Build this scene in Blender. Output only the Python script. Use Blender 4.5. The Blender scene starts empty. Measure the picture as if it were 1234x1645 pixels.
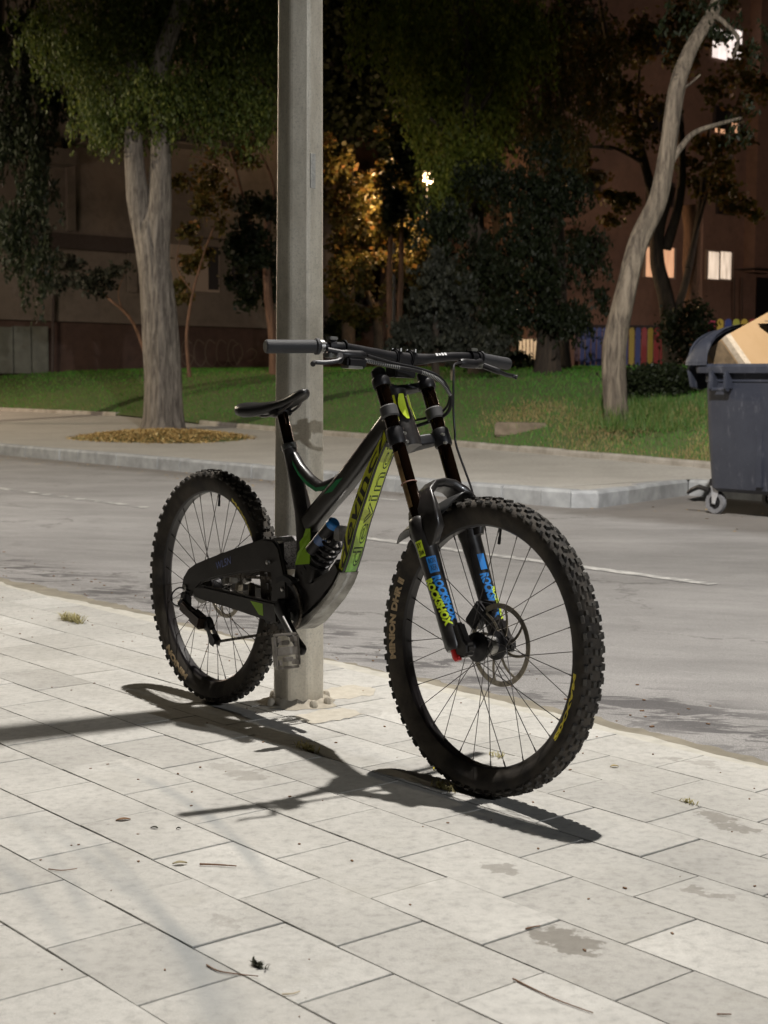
import bpy, bmesh, math, random
import numpy as np
from mathutils import Vector, Matrix
random.seed(7); RNG = np.random.default_rng(11)
sc = bpy.context.scene
COL = sc.collection
V = Vector
# ------------------------------------------------------------------ camera, world, lights
CAM_H = 0.9747; FPX = 2430.9
cR = V((0.99997096, 6.5828e-4, 7.5926e-3)); cU = V((-7.62108e-3, 0.08637355, 0.99623367)); cF = V((0, 0.9962626, -0.08637606))
cam_d = bpy.data.cameras.new('camera'); cam = bpy.data.objects.new('camera', cam_d); COL.objects.link(cam)
cam.matrix_world = Matrix(((cR.x, cU.x, -cF.x, 0), (cR.y, cU.y, -cF.y, 0), (cR.z, cU.z, -cF.z, CAM_H), (0, 0, 0, 1)))
cam_d.sensor_fit = 'VERTICAL'; cam_d.sensor_height = 36; cam_d.lens = 36 * FPX / 1645
cam_d.dof.use_dof = True; cam_d.dof.focus_distance = 3.9; cam_d.dof.aperture_fstop = 8.5
cam_d.clip_start = 0.05; cam_d.clip_end = 600
sc.camera = cam
sc.view_settings.view_transform = 'Standard'; sc.view_settings.look = 'None'
sc.view_settings.exposure = 0.0; sc.view_settings.gamma = 1; sc.view_settings.use_curve_mapping = False
w = bpy.data.worlds.new('World'); sc.world = w; w.use_nodes = True
nt = w.node_tree; bgn = nt.nodes['Background']
sky = nt.nodes.new('ShaderNodeTexSky'); sky.sky_type = 'NISHITA'; sky.sun_disc = False
SUN_EL = math.radians(4); SUN_AZ = math.radians(35)
sky.sun_elevation = SUN_EL; sky.sun_rotation = SUN_AZ
nt.links.new(sky.outputs[0], bgn.inputs[0]); bgn.inputs[1].default_value = 0.0011
sd = bpy.data.lights.new('moon', 'SUN'); sd.energy = 0.012; sd.angle = math.radians(0.5); sd.color = (1, .93, .82)
so = bpy.data.objects.new('moon', sd); COL.objects.link(so)
so.rotation_euler = V((math.sin(SUN_AZ) * -1, -math.cos(SUN_AZ), -math.tan(math.radians(55)))).to_track_quat('-Z', 'Y').to_euler()
LAMP = V((0.75, 5.12, 7.38))            # head of the street lamp the bicycle leans by
LAMP_W = 3350

# ------------------------------------------------------------------ street frame: s runs along the kerb, n across the road
eS = V((0.64223748, -0.76650572, 0)); eN = V((0.76650572, 0.64223748, 0)); O = V((-0.5644312, 3.12497876, 0))
def SN(s, n, z=0.): return O + eS * s + eN * n + V((0, 0, z))
def toSN(p): d = p - O; return d.dot(eS), d.dot(eN)
def ray(px, py): return cF + cR * ((px - 617) / FPX) - cU * ((py - 822.5) / FPX)
CO = V((0, 0, CAM_H))
def atY(px, py, Y): d = ray(px, py); return CO + d * (Y / d.y)
def zside(n): return 0.03 + 0.042 * min(max(n - 10.2, 0), 5)
def hit(px, py, zf, t0=3., t1=90.):
    d = ray(px, py); t = t0
    while t < t1:
        p = CO + d * t
        s, n = toSN(p)
        if p.z < zf(s, n): return p
        t += 0.02
    return CO + d * t1
edge_px = [(-260, 648), (0, 660), (186, 668), (317, 682), (443, 693), (660, 711), (900, 732), (1114, 751), (1234, 762)]
EDGE = sorted([toSN(hit(x, y, lambda s, n: zside(n))) for x, y in edge_px])
def n_e(s):
    return float(np.interp(s, [e[0] for e in EDGE], [e[1] for e in EDGE]))
def zg(s, n):
    e = n_e(s)
    if n < 8.1: return -.12
    z = zside(n)
    if n > e: z += 0.04 + 1.1 * (1 - math.exp(-(n - e) / 3.5))
    return z
def at(px, py): return hit(px, py, zg, 12)

# ------------------------------------------------------------------ helpers
def tag(o, label=None, cat=None, group=None, kind=None):
    if label: o['label'] = label
    if cat: o['category'] = cat
    if group: o['group'] = group
    if kind: o['kind'] = kind
    return o
def empty(name, loc, label=None, cat=None, group=None, parent=None):
    o = bpy.data.objects.new(name, None); COL.objects.link(o); o.location = loc; o.empty_display_size = .1
    if parent is not None: attach(o, parent)
    return tag(o, label, cat, group)
def attach(o, parent):
    o.parent = parent
    L = V((0, 0, 0)); q = parent
    while q is not None:
        L = L + q.location; q = q.parent if q.parent and q.matrix_parent_inverse == Matrix.Identity(4) else None
    o.matrix_parent_inverse = Matrix.Translation(-parent.location) if parent.location.length > 0 and parent.parent is None else Matrix.Identity(4)
class MB:
    def __init__(s): s.v = []; s.f = []; s.m = []
    def add(s, vs, fs, mi=0):
        b = len(s.v); s.v += [tuple(x) for x in vs]; s.f += [[i + b for i in q] for q in fs]; s.m += [mi] * len(fs); return s
    def box(s, c, ax, h, mi=0):
        c = V(c); X, Y, Z = [V(a).normalized() * k for a, k in zip(ax, h)]
        vs = [c + X * i + Y * j + Z * k for i in (-1, 1) for j in (-1, 1) for k in (-1, 1)]
        fs = [(0, 1, 3, 2), (4, 6, 7, 5), (0, 4, 5, 1), (2, 3, 7, 6), (0, 2, 6, 4), (1, 5, 7, 3)]
        if X.cross(Y).dot(Z) < 0: fs = [f[::-1] for f in fs]
        return s.add(vs, fs, mi)
    def tube(s, P, r, n=10, cap=True, mi=0, flat=None):
        P = [V(p) for p in P]
        R = r if hasattr(r, '__len__') else [r] * len(P)
        T = [(P[min(i + 1, len(P) - 1)] - P[max(i - 1, 0)]).normalized() for i in range(len(P))]
        a = T[0].cross(V((0, 0, 1)));
        if a.length < .2: a = T[0].cross(V((1, 0, 0)))
        a.normalize(); vs = []; fs = []
        for i, p in enumerate(P):
            a = (a - T[i] * a.dot(T[i])).normalized(); b = T[i].cross(a)
            for k in range(n):
                t = 2 * math.pi * k / n
                vs.append(p + (a * math.cos(t) + b * math.sin(t)) * R[i])
        for i in range(len(P) - 1):
            for k in range(n):
                k2 = (k + 1) % n; fs.append((i * n + k, i * n + k2, (i + 1) * n + k2, (i + 1) * n + k))
        if cap:
            fs.append(tuple(range(n))[::-1]); fs.append(tuple((len(P) - 1) * n + k for k in range(n)))
        return s.add(vs, fs, mi)
    def loft(s, secs, mi=0, cap=True, close=True):
        n = len(secs[0]); vs = [p for q in secs for p in q]; fs = []
        for i in range(len(secs) - 1):
            for k in range(n if close else n - 1):
                k2 = (k + 1) % n; fs.append((i * n + k, i * n + k2, (i + 1) * n + k2, (i + 1) * n + k))
        if cap and close:
            fs.append(tuple(range(n))[::-1]); fs.append(tuple((len(secs) - 1) * n + k for k in range(n)))
        return s.add(vs, fs, mi)
    def lathe(s, prof, mp, n=64, a0=0., a1=2 * math.pi, mi=0):
        # prof: (r, y) ; mp(x, y, z) maps local to world, axis y
        full = abs(a1 - a0 - 2 * math.pi) < 1e-6; N = n if full else n + 1; vs = []; fs = []
        for i in range(N):
            t = a0 + (a1 - a0) * i / n
            for r, y in prof: vs.append(mp(r * math.cos(t), y, r * math.sin(t)))
        m = len(prof)
        for i in range(n):
            j = (i + 1) % N
            for k in range(m - 1): fs.append((i * m + k, i * m + k + 1, j * m + k + 1, j * m + k))
        return s.add(vs, fs, mi)
    def prism(s, poly, mp, y0, y1, mi=0):
        n = len(poly); vs = [mp(x, y0, z) for x, z in poly] + [mp(x, y1, z) for x, z in poly]
        fs = [tuple(range(n)), tuple(range(n, 2 * n))[::-1]] + [(k, n + k, n + (k + 1) % n, (k + 1) % n) for k in range(n)]
        return s.add(vs, fs, mi)
    def build(s, name, mats, parent=None, smooth=True, ang=35, bevel=0, label=None, cat=None, group=None, kind=None, loc=None):
        me = bpy.data.meshes.new(name)
        vs = s.v
        if loc is not None: vs = [(x - loc[0], y - loc[1], z - loc[2]) for x, y, z in vs]
        me.from_pydata(vs, [], s.f); me.update()
        mats = mats if isinstance(mats, (list, tuple)) else [mats]
        for m in mats: me.materials.append(m)
        if len(mats) > 1: me.polygons.foreach_set('material_index', s.m)
        bm = bmesh.new(); bm.from_mesh(me)
        bmesh.ops.recalc_face_normals(bm, faces=bm.faces)
        if bevel:
            es = [e for e in bm.edges if len(e.link_faces) == 2 and e.calc_face_angle(0) > math.radians(40)]
            bmesh.ops.bevel(bm, geom=es, offset=bevel, segments=2, affect='EDGES', clamp_overlap=True)
        bm.to_mesh(me); bm.free()
        if smooth:
            me.shade_smooth(); me.set_sharp_from_angle(angle=math.radians(ang))
        o = bpy.data.objects.new(name, me); COL.objects.link(o)
        if loc is not None: o.location = loc
        if parent is not None: attach(o, parent)
        return tag(o, label, cat, group, kind)
def fastmesh(name, v, f, mat, parent=None, k=3, **kw):
    v = np.asarray(v, np.float32); f = np.asarray(f, np.int32)
    me = bpy.data.meshes.new(name); me.vertices.add(len(v)); me.vertices.foreach_set('co', v.ravel())
    me.loops.add(f.size); me.loops.foreach_set('vertex_index', f.ravel())
    me.polygons.add(len(f)); me.polygons.foreach_set('loop_start', np.arange(len(f), dtype=np.int32) * k)
    me.update(calc_edges=True); me.validate(); me.materials.append(mat)
    o = bpy.data.objects.new(name, me); COL.objects.link(o)
    if parent is not None: attach(o, parent)
    return tag(o, **kw)

# ------------------------------------------------------------------ materials
def N(t, typ, **kw):
    n = t.nodes.new(typ)
    for k, v in kw.items():
        if k in ('operation', 'blend_type', 'data_type', 'noise_dimensions', 'feature', 'wave_type', 'bands_direction', 'distance', 'use_clamp'): setattr(n, k, v)
        else: n.inputs[k].default_value = v
    return n
def mix(t, f, a, b, bt='MIX'):
    m = t.nodes.new('ShaderNodeMix'); m.data_type = 'RGBA'; m.blend_type = bt
    for i, x in ((0, f), (6, a), (7, b)):
        if hasattr(x, 'is_linked') or hasattr(x, 'links'): t.links.new(x, m.inputs[i])
        else: m.inputs[i].default_value = x if i == 0 or len(x) == 4 else (*x, 1)
    return m.outputs[2]
def ramp(t, src, stops):
    r = t.nodes.new('ShaderNodeValToRGB'); e = r.color_ramp.elements
    while len(e) < len(stops): e.new(.5)
    for i, (p, c) in enumerate(stops): e[i].position = p; e[i].color = (*c, 1) if hasattr(c, '__len__') else (c, c, c, 1)
    t.links.new(src, r.inputs[0]); return r.outputs[0]
def math_(t, op, a, b=0., cl=False):
    m = t.nodes.new('ShaderNodeMath'); m.operation = op; m.use_clamp = cl
    for i, x in ((0, a), (1, b)):
        if hasattr(x, 'links'): t.links.new(x, m.inputs[i])
        else: m.inputs[i].default_value = x
    return m.outputs[0]
def noise(t, scale, detail=4, rough=.55, vec=None, dist=0., out=0):
    n = N(t, 'ShaderNodeTexNoise', Scale=scale, Detail=detail, Roughness=rough, Distortion=dist)
    t.links.new(vec if vec is not None else pos(t), n.inputs['Vector']); return n.outputs[out]
def pos(t):
    for n in t.nodes:
        if n.type == 'NEW_GEOMETRY': return n.outputs['Position']
    return t.nodes.new('ShaderNodeNewGeometry').outputs['Position']
def M(name, c, rough=.5, metal=0., var=0., vscale=20., bump=0., bscale=200., spec=.5, em=None, ems=0., trans=0., coat=0., c2=None):
    m = bpy.data.materials.new(name); m.use_nodes = True; t = m.node_tree; b = t.nodes['Principled BSDF']
    b.inputs['Base Color'].default_value = (*c, 1); b.inputs['Roughness'].default_value = rough
    b.inputs['Metallic'].default_value = metal; b.inputs['Specular IOR Level'].default_value = spec
    if coat: b.inputs['Coat Weight'].default_value = coat; b.inputs['Coat Roughness'].default_value = .08
    if var or c2:
        c2 = c2 or tuple(max(x * (1 - var), 0) for x in c)
        f = ramp(t, noise(t, vscale, 6, .6), [(.35, 0.), (.65, 1.)])
        t.links.new(mix(t, f, c, c2), b.inputs['Base Color'])
        t.links.new(math_(t, 'MULTIPLY_ADD', f, .15), b.inputs['Roughness']); 
        t.nodes[-1].inputs[2].default_value = rough
    if bump:
        bn = N(t, 'ShaderNodeBump', Strength=bump, Distance=.002); t.links.new(noise(t, bscale, 5, .6), bn.inputs['Height'])
        t.links.new(bn.outputs[0], b.inputs['Normal'])
    if em: b.inputs['Emission Color'].default_value = (*em, 1); b.inputs['Emission Strength'].default_value = ems
    if trans: b.inputs['Transmission Weight'].default_value = trans
    return m
def T(m): return m.node_tree, m.node_tree.nodes['Principled BSDF']
def setbump(t, b, h, strength=.4, dist=.003):
    bn = N(t, 'ShaderNodeBump', Strength=strength, Distance=dist); t.links.new(h, bn.inputs['Height']); t.links.new(bn.outputs[0], b.inputs['Normal'])

# concrete paving slab: pale grey with grain, faint stains and tyre scuffs as marks of their own
def slab_material():
    m = bpy.data.materials.new('paving_concrete'); m.use_nodes = True; t, b = T(m)
    P = pos(t); oi = t.nodes.new('ShaderNodeObjectInfo')
    base = ramp(t, oi.outputs['Random'], [(0, (.40, .388, .36)), (.3, (.45, .438, .407)), (.7, (.475, .462, .43)), (1, (.525, .513, .48))])
    big = ramp(t, noise(t, 2.2, 5, .6), [(.3, .80), (.7, 1.06)])
    c = mix(t, 1., base, big, 'MULTIPLY')
    mid = ramp(t, noise(t, 38, 6, .7), [(.3, .76), (.5, 1.), (.72, 1.10)])
    c = mix(t, 1., c, mid, 'MULTIPLY')
    fine = ramp(t, noise(t, 900, 3, .7), [(.3, .70), (.5, 1.), (.75, 1.25)])
    c = mix(t, 1., c, fine, 'MULTIPLY')
    # specks of dirt
    vo = N(t, 'ShaderNodeTexVoronoi', Scale=24.); t.links.new(P, vo.inputs['Vector'])
    sp = math_(t, 'LESS_THAN', vo.outputs['Distance'], .055)
    sp = math_(t, 'MULTIPLY', sp, math_(t, 'GREATER_THAN', noise(t, 7, 2), .56))
    c = mix(t, math_(t, 'MULTIPLY', sp, .55), c, (.12, .1, .08))
    # grime blotches
    g = ramp(t, noise(t, 5.5, 7, .65, dist=.4), [(.55, 0.), (.72, 1.)])
    c = mix(t, math_(t, 'MULTIPLY', g, .32), c, (.27, .255, .215))
    # spills with a ragged edge (centre, size)
    wob = noise(t, 22, 5, .65, out=1)
    sep = t.nodes.new('ShaderNodeVectorMath'); sep.operation = 'MULTIPLY_ADD'
    t.links.new(wob, sep.inputs[0]); sep.inputs[1].default_value = (.16, .16, 0); sep.inputs[2].default_value = (-.08, -.08, 0)
    pw = t.nodes.new('ShaderNodeVectorMath'); pw.operation = 'ADD'; t.links.new(sep.outputs[0], pw.inputs[0]); t.links.new(P, pw.inputs[1])
    tot = None
    for (px, py, lx, ly, k) in ((905, 1508, .075, .05, 1.), (930, 1522, .05, .03, .9), (800, 1394, .05, .035, .7), (1150, 1312, .05, .035, .8), (1185, 1330, .05, .03, .8),
                                (1135, 1436, .045, .022, .7), (1170, 1440, .03, .02, .5), (395, 1243, .07, .055, .5), (1130, 1228, .05, .03, .45), (360, 1230, .04, .04, .35), (1085, 1220, .04, .02, .5), (590, 1143, .05, .05, .3),
                                (365, 1480, .05, .02, .3), (220, 1222, .05, .03, .25), (180, 1226, .03, .02, .3)):
        d = ray(px, py); p = CO + d * (-CAM_H / d.z)
        mp = t.nodes.new('ShaderNodeMapping'); mp.vector_type = 'TEXTURE'; mp.inputs['Location'].default_value = p
        mp.inputs['Rotation'].default_value = (0, 0, math.atan2(eS.y, eS.x)); mp.inputs['Scale'].default_value = (lx, ly, 1)
        t.links.new(pw.outputs[0], mp.inputs[0])
        ln = t.nodes.new('ShaderNodeVectorMath'); ln.operation = 'LENGTH'; t.links.new(mp.outputs[0], ln.inputs[0])
        r = ramp(t, ln.outputs['Value'], [(.8, k), (1., 0.)])
        tot = r if tot is None else math_(t, 'MAXIMUM', tot, r)
    c = mix(t, math_(t, 'MULTIPLY', tot, .72), c, (.15, .135, .112))
    # tyre scuffs: soft arcs
    def circ(a, b_, c_):
        A, B, C_ = [(lambda d: CO + d * (-CAM_H / d.z))(ray(*q)) for q in (a, b_, c_)]
        D = 2 * (A.x * (B.y - C_.y) + B.x * (C_.y - A.y) + C_.x * (A.y - B.y)); q = [p.x ** 2 + p.y ** 2 for p in (A, B, C_)]
        ux = (q[0] * (B.y - C_.y) + q[1] * (C_.y - A.y) + q[2] * (A.y - B.y)) / D; uy = (q[0] * (C_.x - B.x) + q[1] * (A.x - C_.x) + q[2] * (B.x - A.x)) / D
        return ux, uy, math.hypot(A.x - ux, A.y - uy), B, (A - C_).length * .62
    for (pa, pb, pc_, wd, k) in (((190, 1232), (345, 1320), (440, 1432), .011, .62), ((50, 1312), (190, 1415), (310, 1530), .012, .5), ((130, 1335), (250, 1455), (350, 1640), .010, .5), ((0, 1385), (60, 1450), (130, 1560), .012, .45), ((280, 1490), (330, 1575), (365, 1660), .028, .5), ((0, 1290), (90, 1385), (130, 1450), .010, .4)):
        cx, cy, rad, Bm, ext = circ(pa, pb, pc_)
        mp = t.nodes.new('ShaderNodeVectorMath'); mp.operation = 'DISTANCE'; t.links.new(P, mp.inputs[0]); mp.inputs[1].default_value = (cx, cy, 0)
        a = math_(t, 'ABSOLUTE', math_(t, 'SUBTRACT', mp.outputs['Value'], rad))
        a = ramp(t, math_(t, 'DIVIDE', a, wd * 2.2), [(.25, 1.), (1., 0.)])
        db = t.nodes.new('ShaderNodeVectorMath'); db.operation = 'DISTANCE'; t.links.new(P, db.inputs[0]); db.inputs[1].default_value = Bm
        a = math_(t, 'MULTIPLY', a, ramp(t, math_(t, 'DIVIDE', db.outputs['Value'], ext), [(.55, 1.), (1., 0.)]))
        a = math_(t, 'MULTIPLY', a, ramp(t, noise(t, 4, 3), [(.3, .35), (.6, 1.)]))
        c = mix(t, math_(t, 'MULTIPLY', a, k), c, (.25, .262, .262))
    # sandy film near the road edge
    t.links.new(c, b.inputs['Base Color']); b.inputs['Roughness'].default_value = .78; b.inputs['Specular IOR Level'].default_value = .35
    h = math_(t, 'ADD', noise(t, 700, 4, .7), math_(t, 'MULTIPLY', noise(t, 60, 5, .6), 1.2))
    setbump(t, b, h, .35, .0022)
    return m
def asphalt_material():
    m = bpy.data.materials.new('asphalt'); m.use_nodes = True; t, b = T(m); P = pos(t)
    mpn = t.nodes.new('ShaderNodeMapping'); mpn.inputs['Rotation'].default_value = (0, 0, -math.atan2(eS.y, eS.x)); mpn.inputs['Scale'].default_value = (.42, 1, 1)
    mpn.vector_type = 'POINT'; t.links.new(P, mpn.inputs[0]); L = mpn.outputs[0]
    c = ramp(t, noise(t, 1.3, 6, .6, vec=L), [(.3, (.235, .227, .22)), (.7, (.32, .31, .302))])
    c = mix(t, 1., c, ramp(t, noise(t, 260, 4, .75), [(.28, .42), (.5, 1.), (.75, 1.9)]), 'MULTIPLY')
    c = mix(t, 1., c, ramp(t, noise(t, 4.5, 7, .7, vec=L), [(.35, .85), (.7, 1.1)]), 'MULTIPLY')
    # distance across the road
    n = t.nodes.new('ShaderNodeVectorMath'); n.operation = 'DOT_PRODUCT'; t.links.new(P, n.inputs[0]); n.inputs[1].default_value = eN
    nn = math_(t, 'SUBTRACT', n.outputs['Value'], O.dot(eN))
    # dark tar streaks in a band beside the pavement
    st = ramp(t, noise(t, 7.5, 6, .72, vec=L, dist=.8), [(.50, 0.), (.56, 1.)])
    band = ramp(t, math_(t, 'ABSOLUTE', math_(t, 'SUBTRACT', nn, 2.05)), [(.12, 1.), (.42, 0.)])
    sd_ = math_(t, 'MULTIPLY', st, band)
    c = mix(t, math_(t, 'MULTIPLY', sd_, .72), c, (.045, .042, .045))
    # cracks and scattered dark spots
    vc = N(t, 'ShaderNodeTexVoronoi', Scale=.55); vc.feature = 'DISTANCE_TO_EDGE'
    dv = t.nodes.new('ShaderNodeVectorMath'); dv.operation = 'MULTIPLY_ADD'; t.links.new(noise(t, 3.5, 6, .7, out=1), dv.inputs[0]); dv.inputs[1].default_value = (.7, .7, 0); t.links.new(P, dv.inputs[2]); t.links.new(dv.outputs[0], vc.inputs['Vector'])
    ck = math_(t, 'MULTIPLY', math_(t, 'LESS_THAN', vc.outputs['Distance'], .006), ramp(t, noise(t, .7, 3), [(.48, 0.), (.56, 1.)]))
    c = mix(t, math_(t, 'MULTIPLY', ck, .55), c, (.06, .056, .052))
    c = mix(t, ramp(t, noise(t, 2.1, 7, .75), [(.58, 0.), (.70, .35)]), c, (.11, .105, .10))
    # dirty gutter on the far side
    gut = ramp(t, math_(t, 'ADD', nn, math_(t, 'MULTIPLY', noise(t, 3, 5), .6)), [(0., 0.), (1., 0.)])
    gr = t.nodes.new('ShaderNodeMapRange'); t.links.new(math_(t, 'ADD', nn, math_(t, 'MULTIPLY', noise(t, 2.5, 6, .7), .9)), gr.inputs[0])
    gr.inputs[1].default_value = 7.9; gr.inputs[2].default_value = 8.35
    c = mix(t, math_(t, 'MULTIPLY', gr.outputs[0], .6), c, (.10, .085, .07))
    t.links.new(c, b.inputs['Base Color'])
    b.inputs['Roughness'].default_value = .72; b.inputs['Specular IOR Level'].default_value = .45
    setbump(t, b, noise(t, 260, 4, .75), .8, .004)
    return m
def ground_material(name, a, b_, c_, sc1=3., sc2=60., rough=.9):
    m = bpy.data.materials.new(name); m.use_nodes = True; t, b = T(m)
    c = mix(t, ramp(t, noise(t, sc1, 6, .65), [(.35, 0.), (.65, 1.)]), a, b_)
    c = mix(t, ramp(t, noise(t, sc2, 5, .7), [(.45, 0.), (.75, 1.)]), c, c_)
    t.links.new(c, b.inputs['Base Color']); b.inputs['Roughness'].default_value = rough
    setbump(t, b, noise(t, sc2 * 2, 4, .7), .6, .01); return m
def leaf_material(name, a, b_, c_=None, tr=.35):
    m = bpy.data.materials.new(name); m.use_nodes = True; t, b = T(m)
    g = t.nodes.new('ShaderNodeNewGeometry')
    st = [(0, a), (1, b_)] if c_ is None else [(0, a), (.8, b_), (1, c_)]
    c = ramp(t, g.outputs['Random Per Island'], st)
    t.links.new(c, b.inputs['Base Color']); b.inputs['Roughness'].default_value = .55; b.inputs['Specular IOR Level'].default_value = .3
    tl = t.nodes.new('ShaderNodeBsdfTranslucent'); t.links.new(c, tl.inputs[0])
    mx = t.nodes.new('ShaderNodeMixShader'); mx.inputs[0].default_value = tr
    out = t.nodes['Material Output']; t.links.new(b.outputs[0], mx.inputs[1]); t.links.new(tl.outputs[0], mx.inputs[2]); t.links.new(mx.outputs[0], out.inputs[0])
    return m
def bark_material(name, a, b_, sc_=9.):
    m = bpy.data.materials.new(name); m.use_nodes = True; t, b = T(m)
    mp = t.nodes.new('ShaderNodeMapping'); mp.inputs['Scale'].default_value = (1, 1, .13); t.links.new(pos(t), mp.inputs[0])
    n1 = noise(t, sc_ * 2.2, 8, .7, vec=mp.outputs[0], dist=.6)
    c = mix(t, ramp(t, n1, [(.38, 0.), (.62, 1.)]), b_, a)
    c = mix(t, ramp(t, noise(t, 1.7, 4), [(.4, 0.), (.8, .45)]), c, tuple(x * .55 for x in a))
    t.links.new(c, b.inputs['Base Color']); b.inputs['Roughness'].default_value = .92
    setbump(t, b, n1, 1., .035); return m

m_slab = slab_material(); m_asph = asphalt_material()
m_gap = M('joint_dirt', (.05, .043, .035), .95, var=.4, vscale=40)
m_mortar = M('edge_mortar', (.49, .47, .415), .85, var=.2, vscale=18, bump=.5, bscale=260)
m_sand = M('gutter_sand', (.25, .225, .175), .95, var=.3, vscale=9, bump=.6, bscale=300)
m_kerb = M('kerb_concrete', (.34, .35, .355), .8, c2=(.22, .225, .23), vscale=5, bump=.5, bscale=160)
m_kerb2 = M('edging_concrete', (.34, .315, .28), .85, c2=(.21, .19, .16), vscale=4, bump=.5, bscale=120)
m_paint = M('road_paint', (.62, .61, .58), .7, c2=(.25, .245, .24), vscale=14, bump=.3)
m_side = ground_material('sidewalk_asphalt', (.33, .315, .285), (.41, .39, .355), (.25, .232, .205), 1.1, 30)
m_soil = ground_material('grass_soil', (.04, .10, .016), (.075, .11, .03), (.13, .10, .05), .8, 14)
m_grass = leaf_material('grass_blade', (.038, .15, .014), (.085, .27, .030), (.19, .22, .06), .3)
m_dry = leaf_material('dry_grass', (.20, .15, .065), (.34, .26, .12), (.12, .14, .035), .3)
m_bark1 = bark_material('bark_grey', (.225, .195, .165), (.055, .045, .038))
m_bark2 = bark_material('bark_pale', (.22, .18, .135), (.045, .034, .026), 7)
m_bark3 = bark_material('bark_dark', (.07, .05, .035), (.025, .02, .016))
m_bark4 = bark_material('bark_reddish', (.22, .12, .075), (.08, .045, .03))
m_leafA = leaf_material('leaf_olive', (.035, .055, .010), (.085, .105, .020), (.17, .18, .035))
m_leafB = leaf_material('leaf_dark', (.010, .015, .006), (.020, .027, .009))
m_leafC = leaf_material('leaf_autumn', (.05, .05, .012), (.11, .085, .02), (.20, .10, .035))
m_leafD = leaf_material('leaf_grey', (.028, .032, .024), (.052, .055, .040))
m_chip = leaf_material('wood_chip', (.30, .19, .075), (.52, .36, .14), (.62, .50, .26), .05)
m_black = M('frame_black', (.014, .012, .012), .3, spec=.6, coat=.2, c2=(.030, .027, .025), vscale=26, bump=.05, bscale=40)
m_rubber = M('tyre_rubber', (.022, .0195, .018), .78, c2=(.075, .064, .052), vscale=14, bump=.4, bscale=240, spec=.35)
m_knob = M('tread_rubber', (.03, .028, .026), .8, c2=(.085, .078, .068), vscale=24, bump=.4, bscale=300, spec=.35)
m_rim = M('rim_black', (.018, .015, .016), .32, var=.3, vscale=12, spec=.5)
m_alu = M('brushed_alloy', (.55, .54, .52), .3, 1., var=.3, vscale=60)
m_steel = M('spoke_steel', (.13, .12, .115), .35, 1.)
m_rotor = M('rotor_steel', (.42, .38, .31), .33, 1., var=.3, vscale=80)
m_dark = M('anodised_black', (.02, .019, .021), .38, .35, spec=.5, var=.2)
m_grip = M('grip_rubber', (.028, .028, .031), .62, bump=.7, bscale=500)
m_gold = M('stanchion_coat', (.035, .018, .010), .10, .85, spec=.8)
m_goldv = M('painted_stanchion_highlight', (.33, .21, .09), .4, .3, c2=(.08, .045, .02), vscale=22)  # bronze highlight put into the colour of the stanchion edge
m_green = M('lime_paint', (.26, .46, .03), .3, coat=.4)
m_yel = M('yellow_paint', (.52, .54, .03), .32, coat=.4)
m_neon = M('neon_decal', (.62, .78, .04), .45)
m_blue = M('blue_decal', (.03, .22, .62), .42)
m_emer = M('emerald_stripe', (.02, .22, .08), .3, coat=.3)
m_goldtxt = M('gold_lettering', (.62, .46, .27), .6, c2=(.4, .3, .18), vscale=90)
m_yeltxt = M('yellow_lettering', (.75, .62, .05), .6)
m_wl = M('blue_grey_lettering', (.18, .22, .46), .5)
m_white = M('white_lettering', (.75, .75, .75), .5)
m_red = M('red_anodised', (.42, .015, .015), .3, .4)
m_saddle = M('saddle_cover', (.014, .013, .013), .36, bump=.25, bscale=700)
m_skid = M('scuffed_guard', (.42, .41, .38), .6, c2=(.22, .21, .19), vscale=22, bump=.3)
m_fend = M('speckled_fender', (.10, .095, .095), .5, c2=(.5, .48, .48), vscale=240)
m_galv = None
m_wire = M('clear_grey_line', (.12, .10, .09), .5)
def downtube_green():
    m = bpy.data.materials.new('fading_green_paint'); m.use_nodes = True; t, b = T(m)
    sx = t.nodes.new('ShaderNodeSeparateXYZ'); t.links.new(pos(t), sx.inputs[0])
    mr = t.nodes.new('ShaderNodeMapRange'); t.links.new(sx.outputs[2], mr.inputs[0]); mr.inputs[1].default_value = .45; mr.inputs[2].default_value = .62
    t.links.new(mix(t, mr.outputs[0], (.12, .42, .05), (.50, .60, .04)), b.inputs['Base Color']); b.inputs['Roughness'].default_value = .35
    b.inputs['Coat Weight'].default_value = .4
    return m
m_dtg = downtube_green()

# ------------------------------------------------------------------ setting: base ground, road, pavement
def sheet(name, s0, s1, n0, n1, z, mat, ns=1, nn=1, **kw):
    mb = MB(); vs = []; fs = []
    for i in range(ns + 1):
        for j in range(nn + 1): vs.append(SN(s0 + (s1 - s0) * i / ns, n0 + (n1 - n0) * j / nn, z))
    for i in range(ns):
        for j in range(nn):
            a = i * (nn + 1) + j; fs.append((a, a + nn + 1, a + nn + 2, a + 1))
    mb.add(vs, fs); return mb.build(name, mat, smooth=False, **kw)
sheet('ground', -300, 150, -60, 300, -.45, m_soil, kind='structure')
def roadz(n): return -.12 + .104 * (1 - min(1, max(0, (n - 1.62) / 3.2)) ** .8)
mb = MB(); NR = [1.3, 1.62, 1.8, 2., 2.3, 2.6, 3., 3.4, 3.9, 4.4, 5., 6., 9., 13.5]; SR = [-160, -60, -30, -15, -8, -4, 0, 4, 20, 60]
mb.add([SN(s, n, roadz(n)) for s in SR for n in NR], [(i * 14 + j, (i + 1) * 14 + j, (i + 1) * 14 + j + 1, i * 14 + j + 1) for i in range(9) for j in range(13)])
mb.build('road', m_asph, kind='structure')
pav = sheet('pavement', -40, 12, -6, 1.60, -.022, m_gap, kind='structure')
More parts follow.
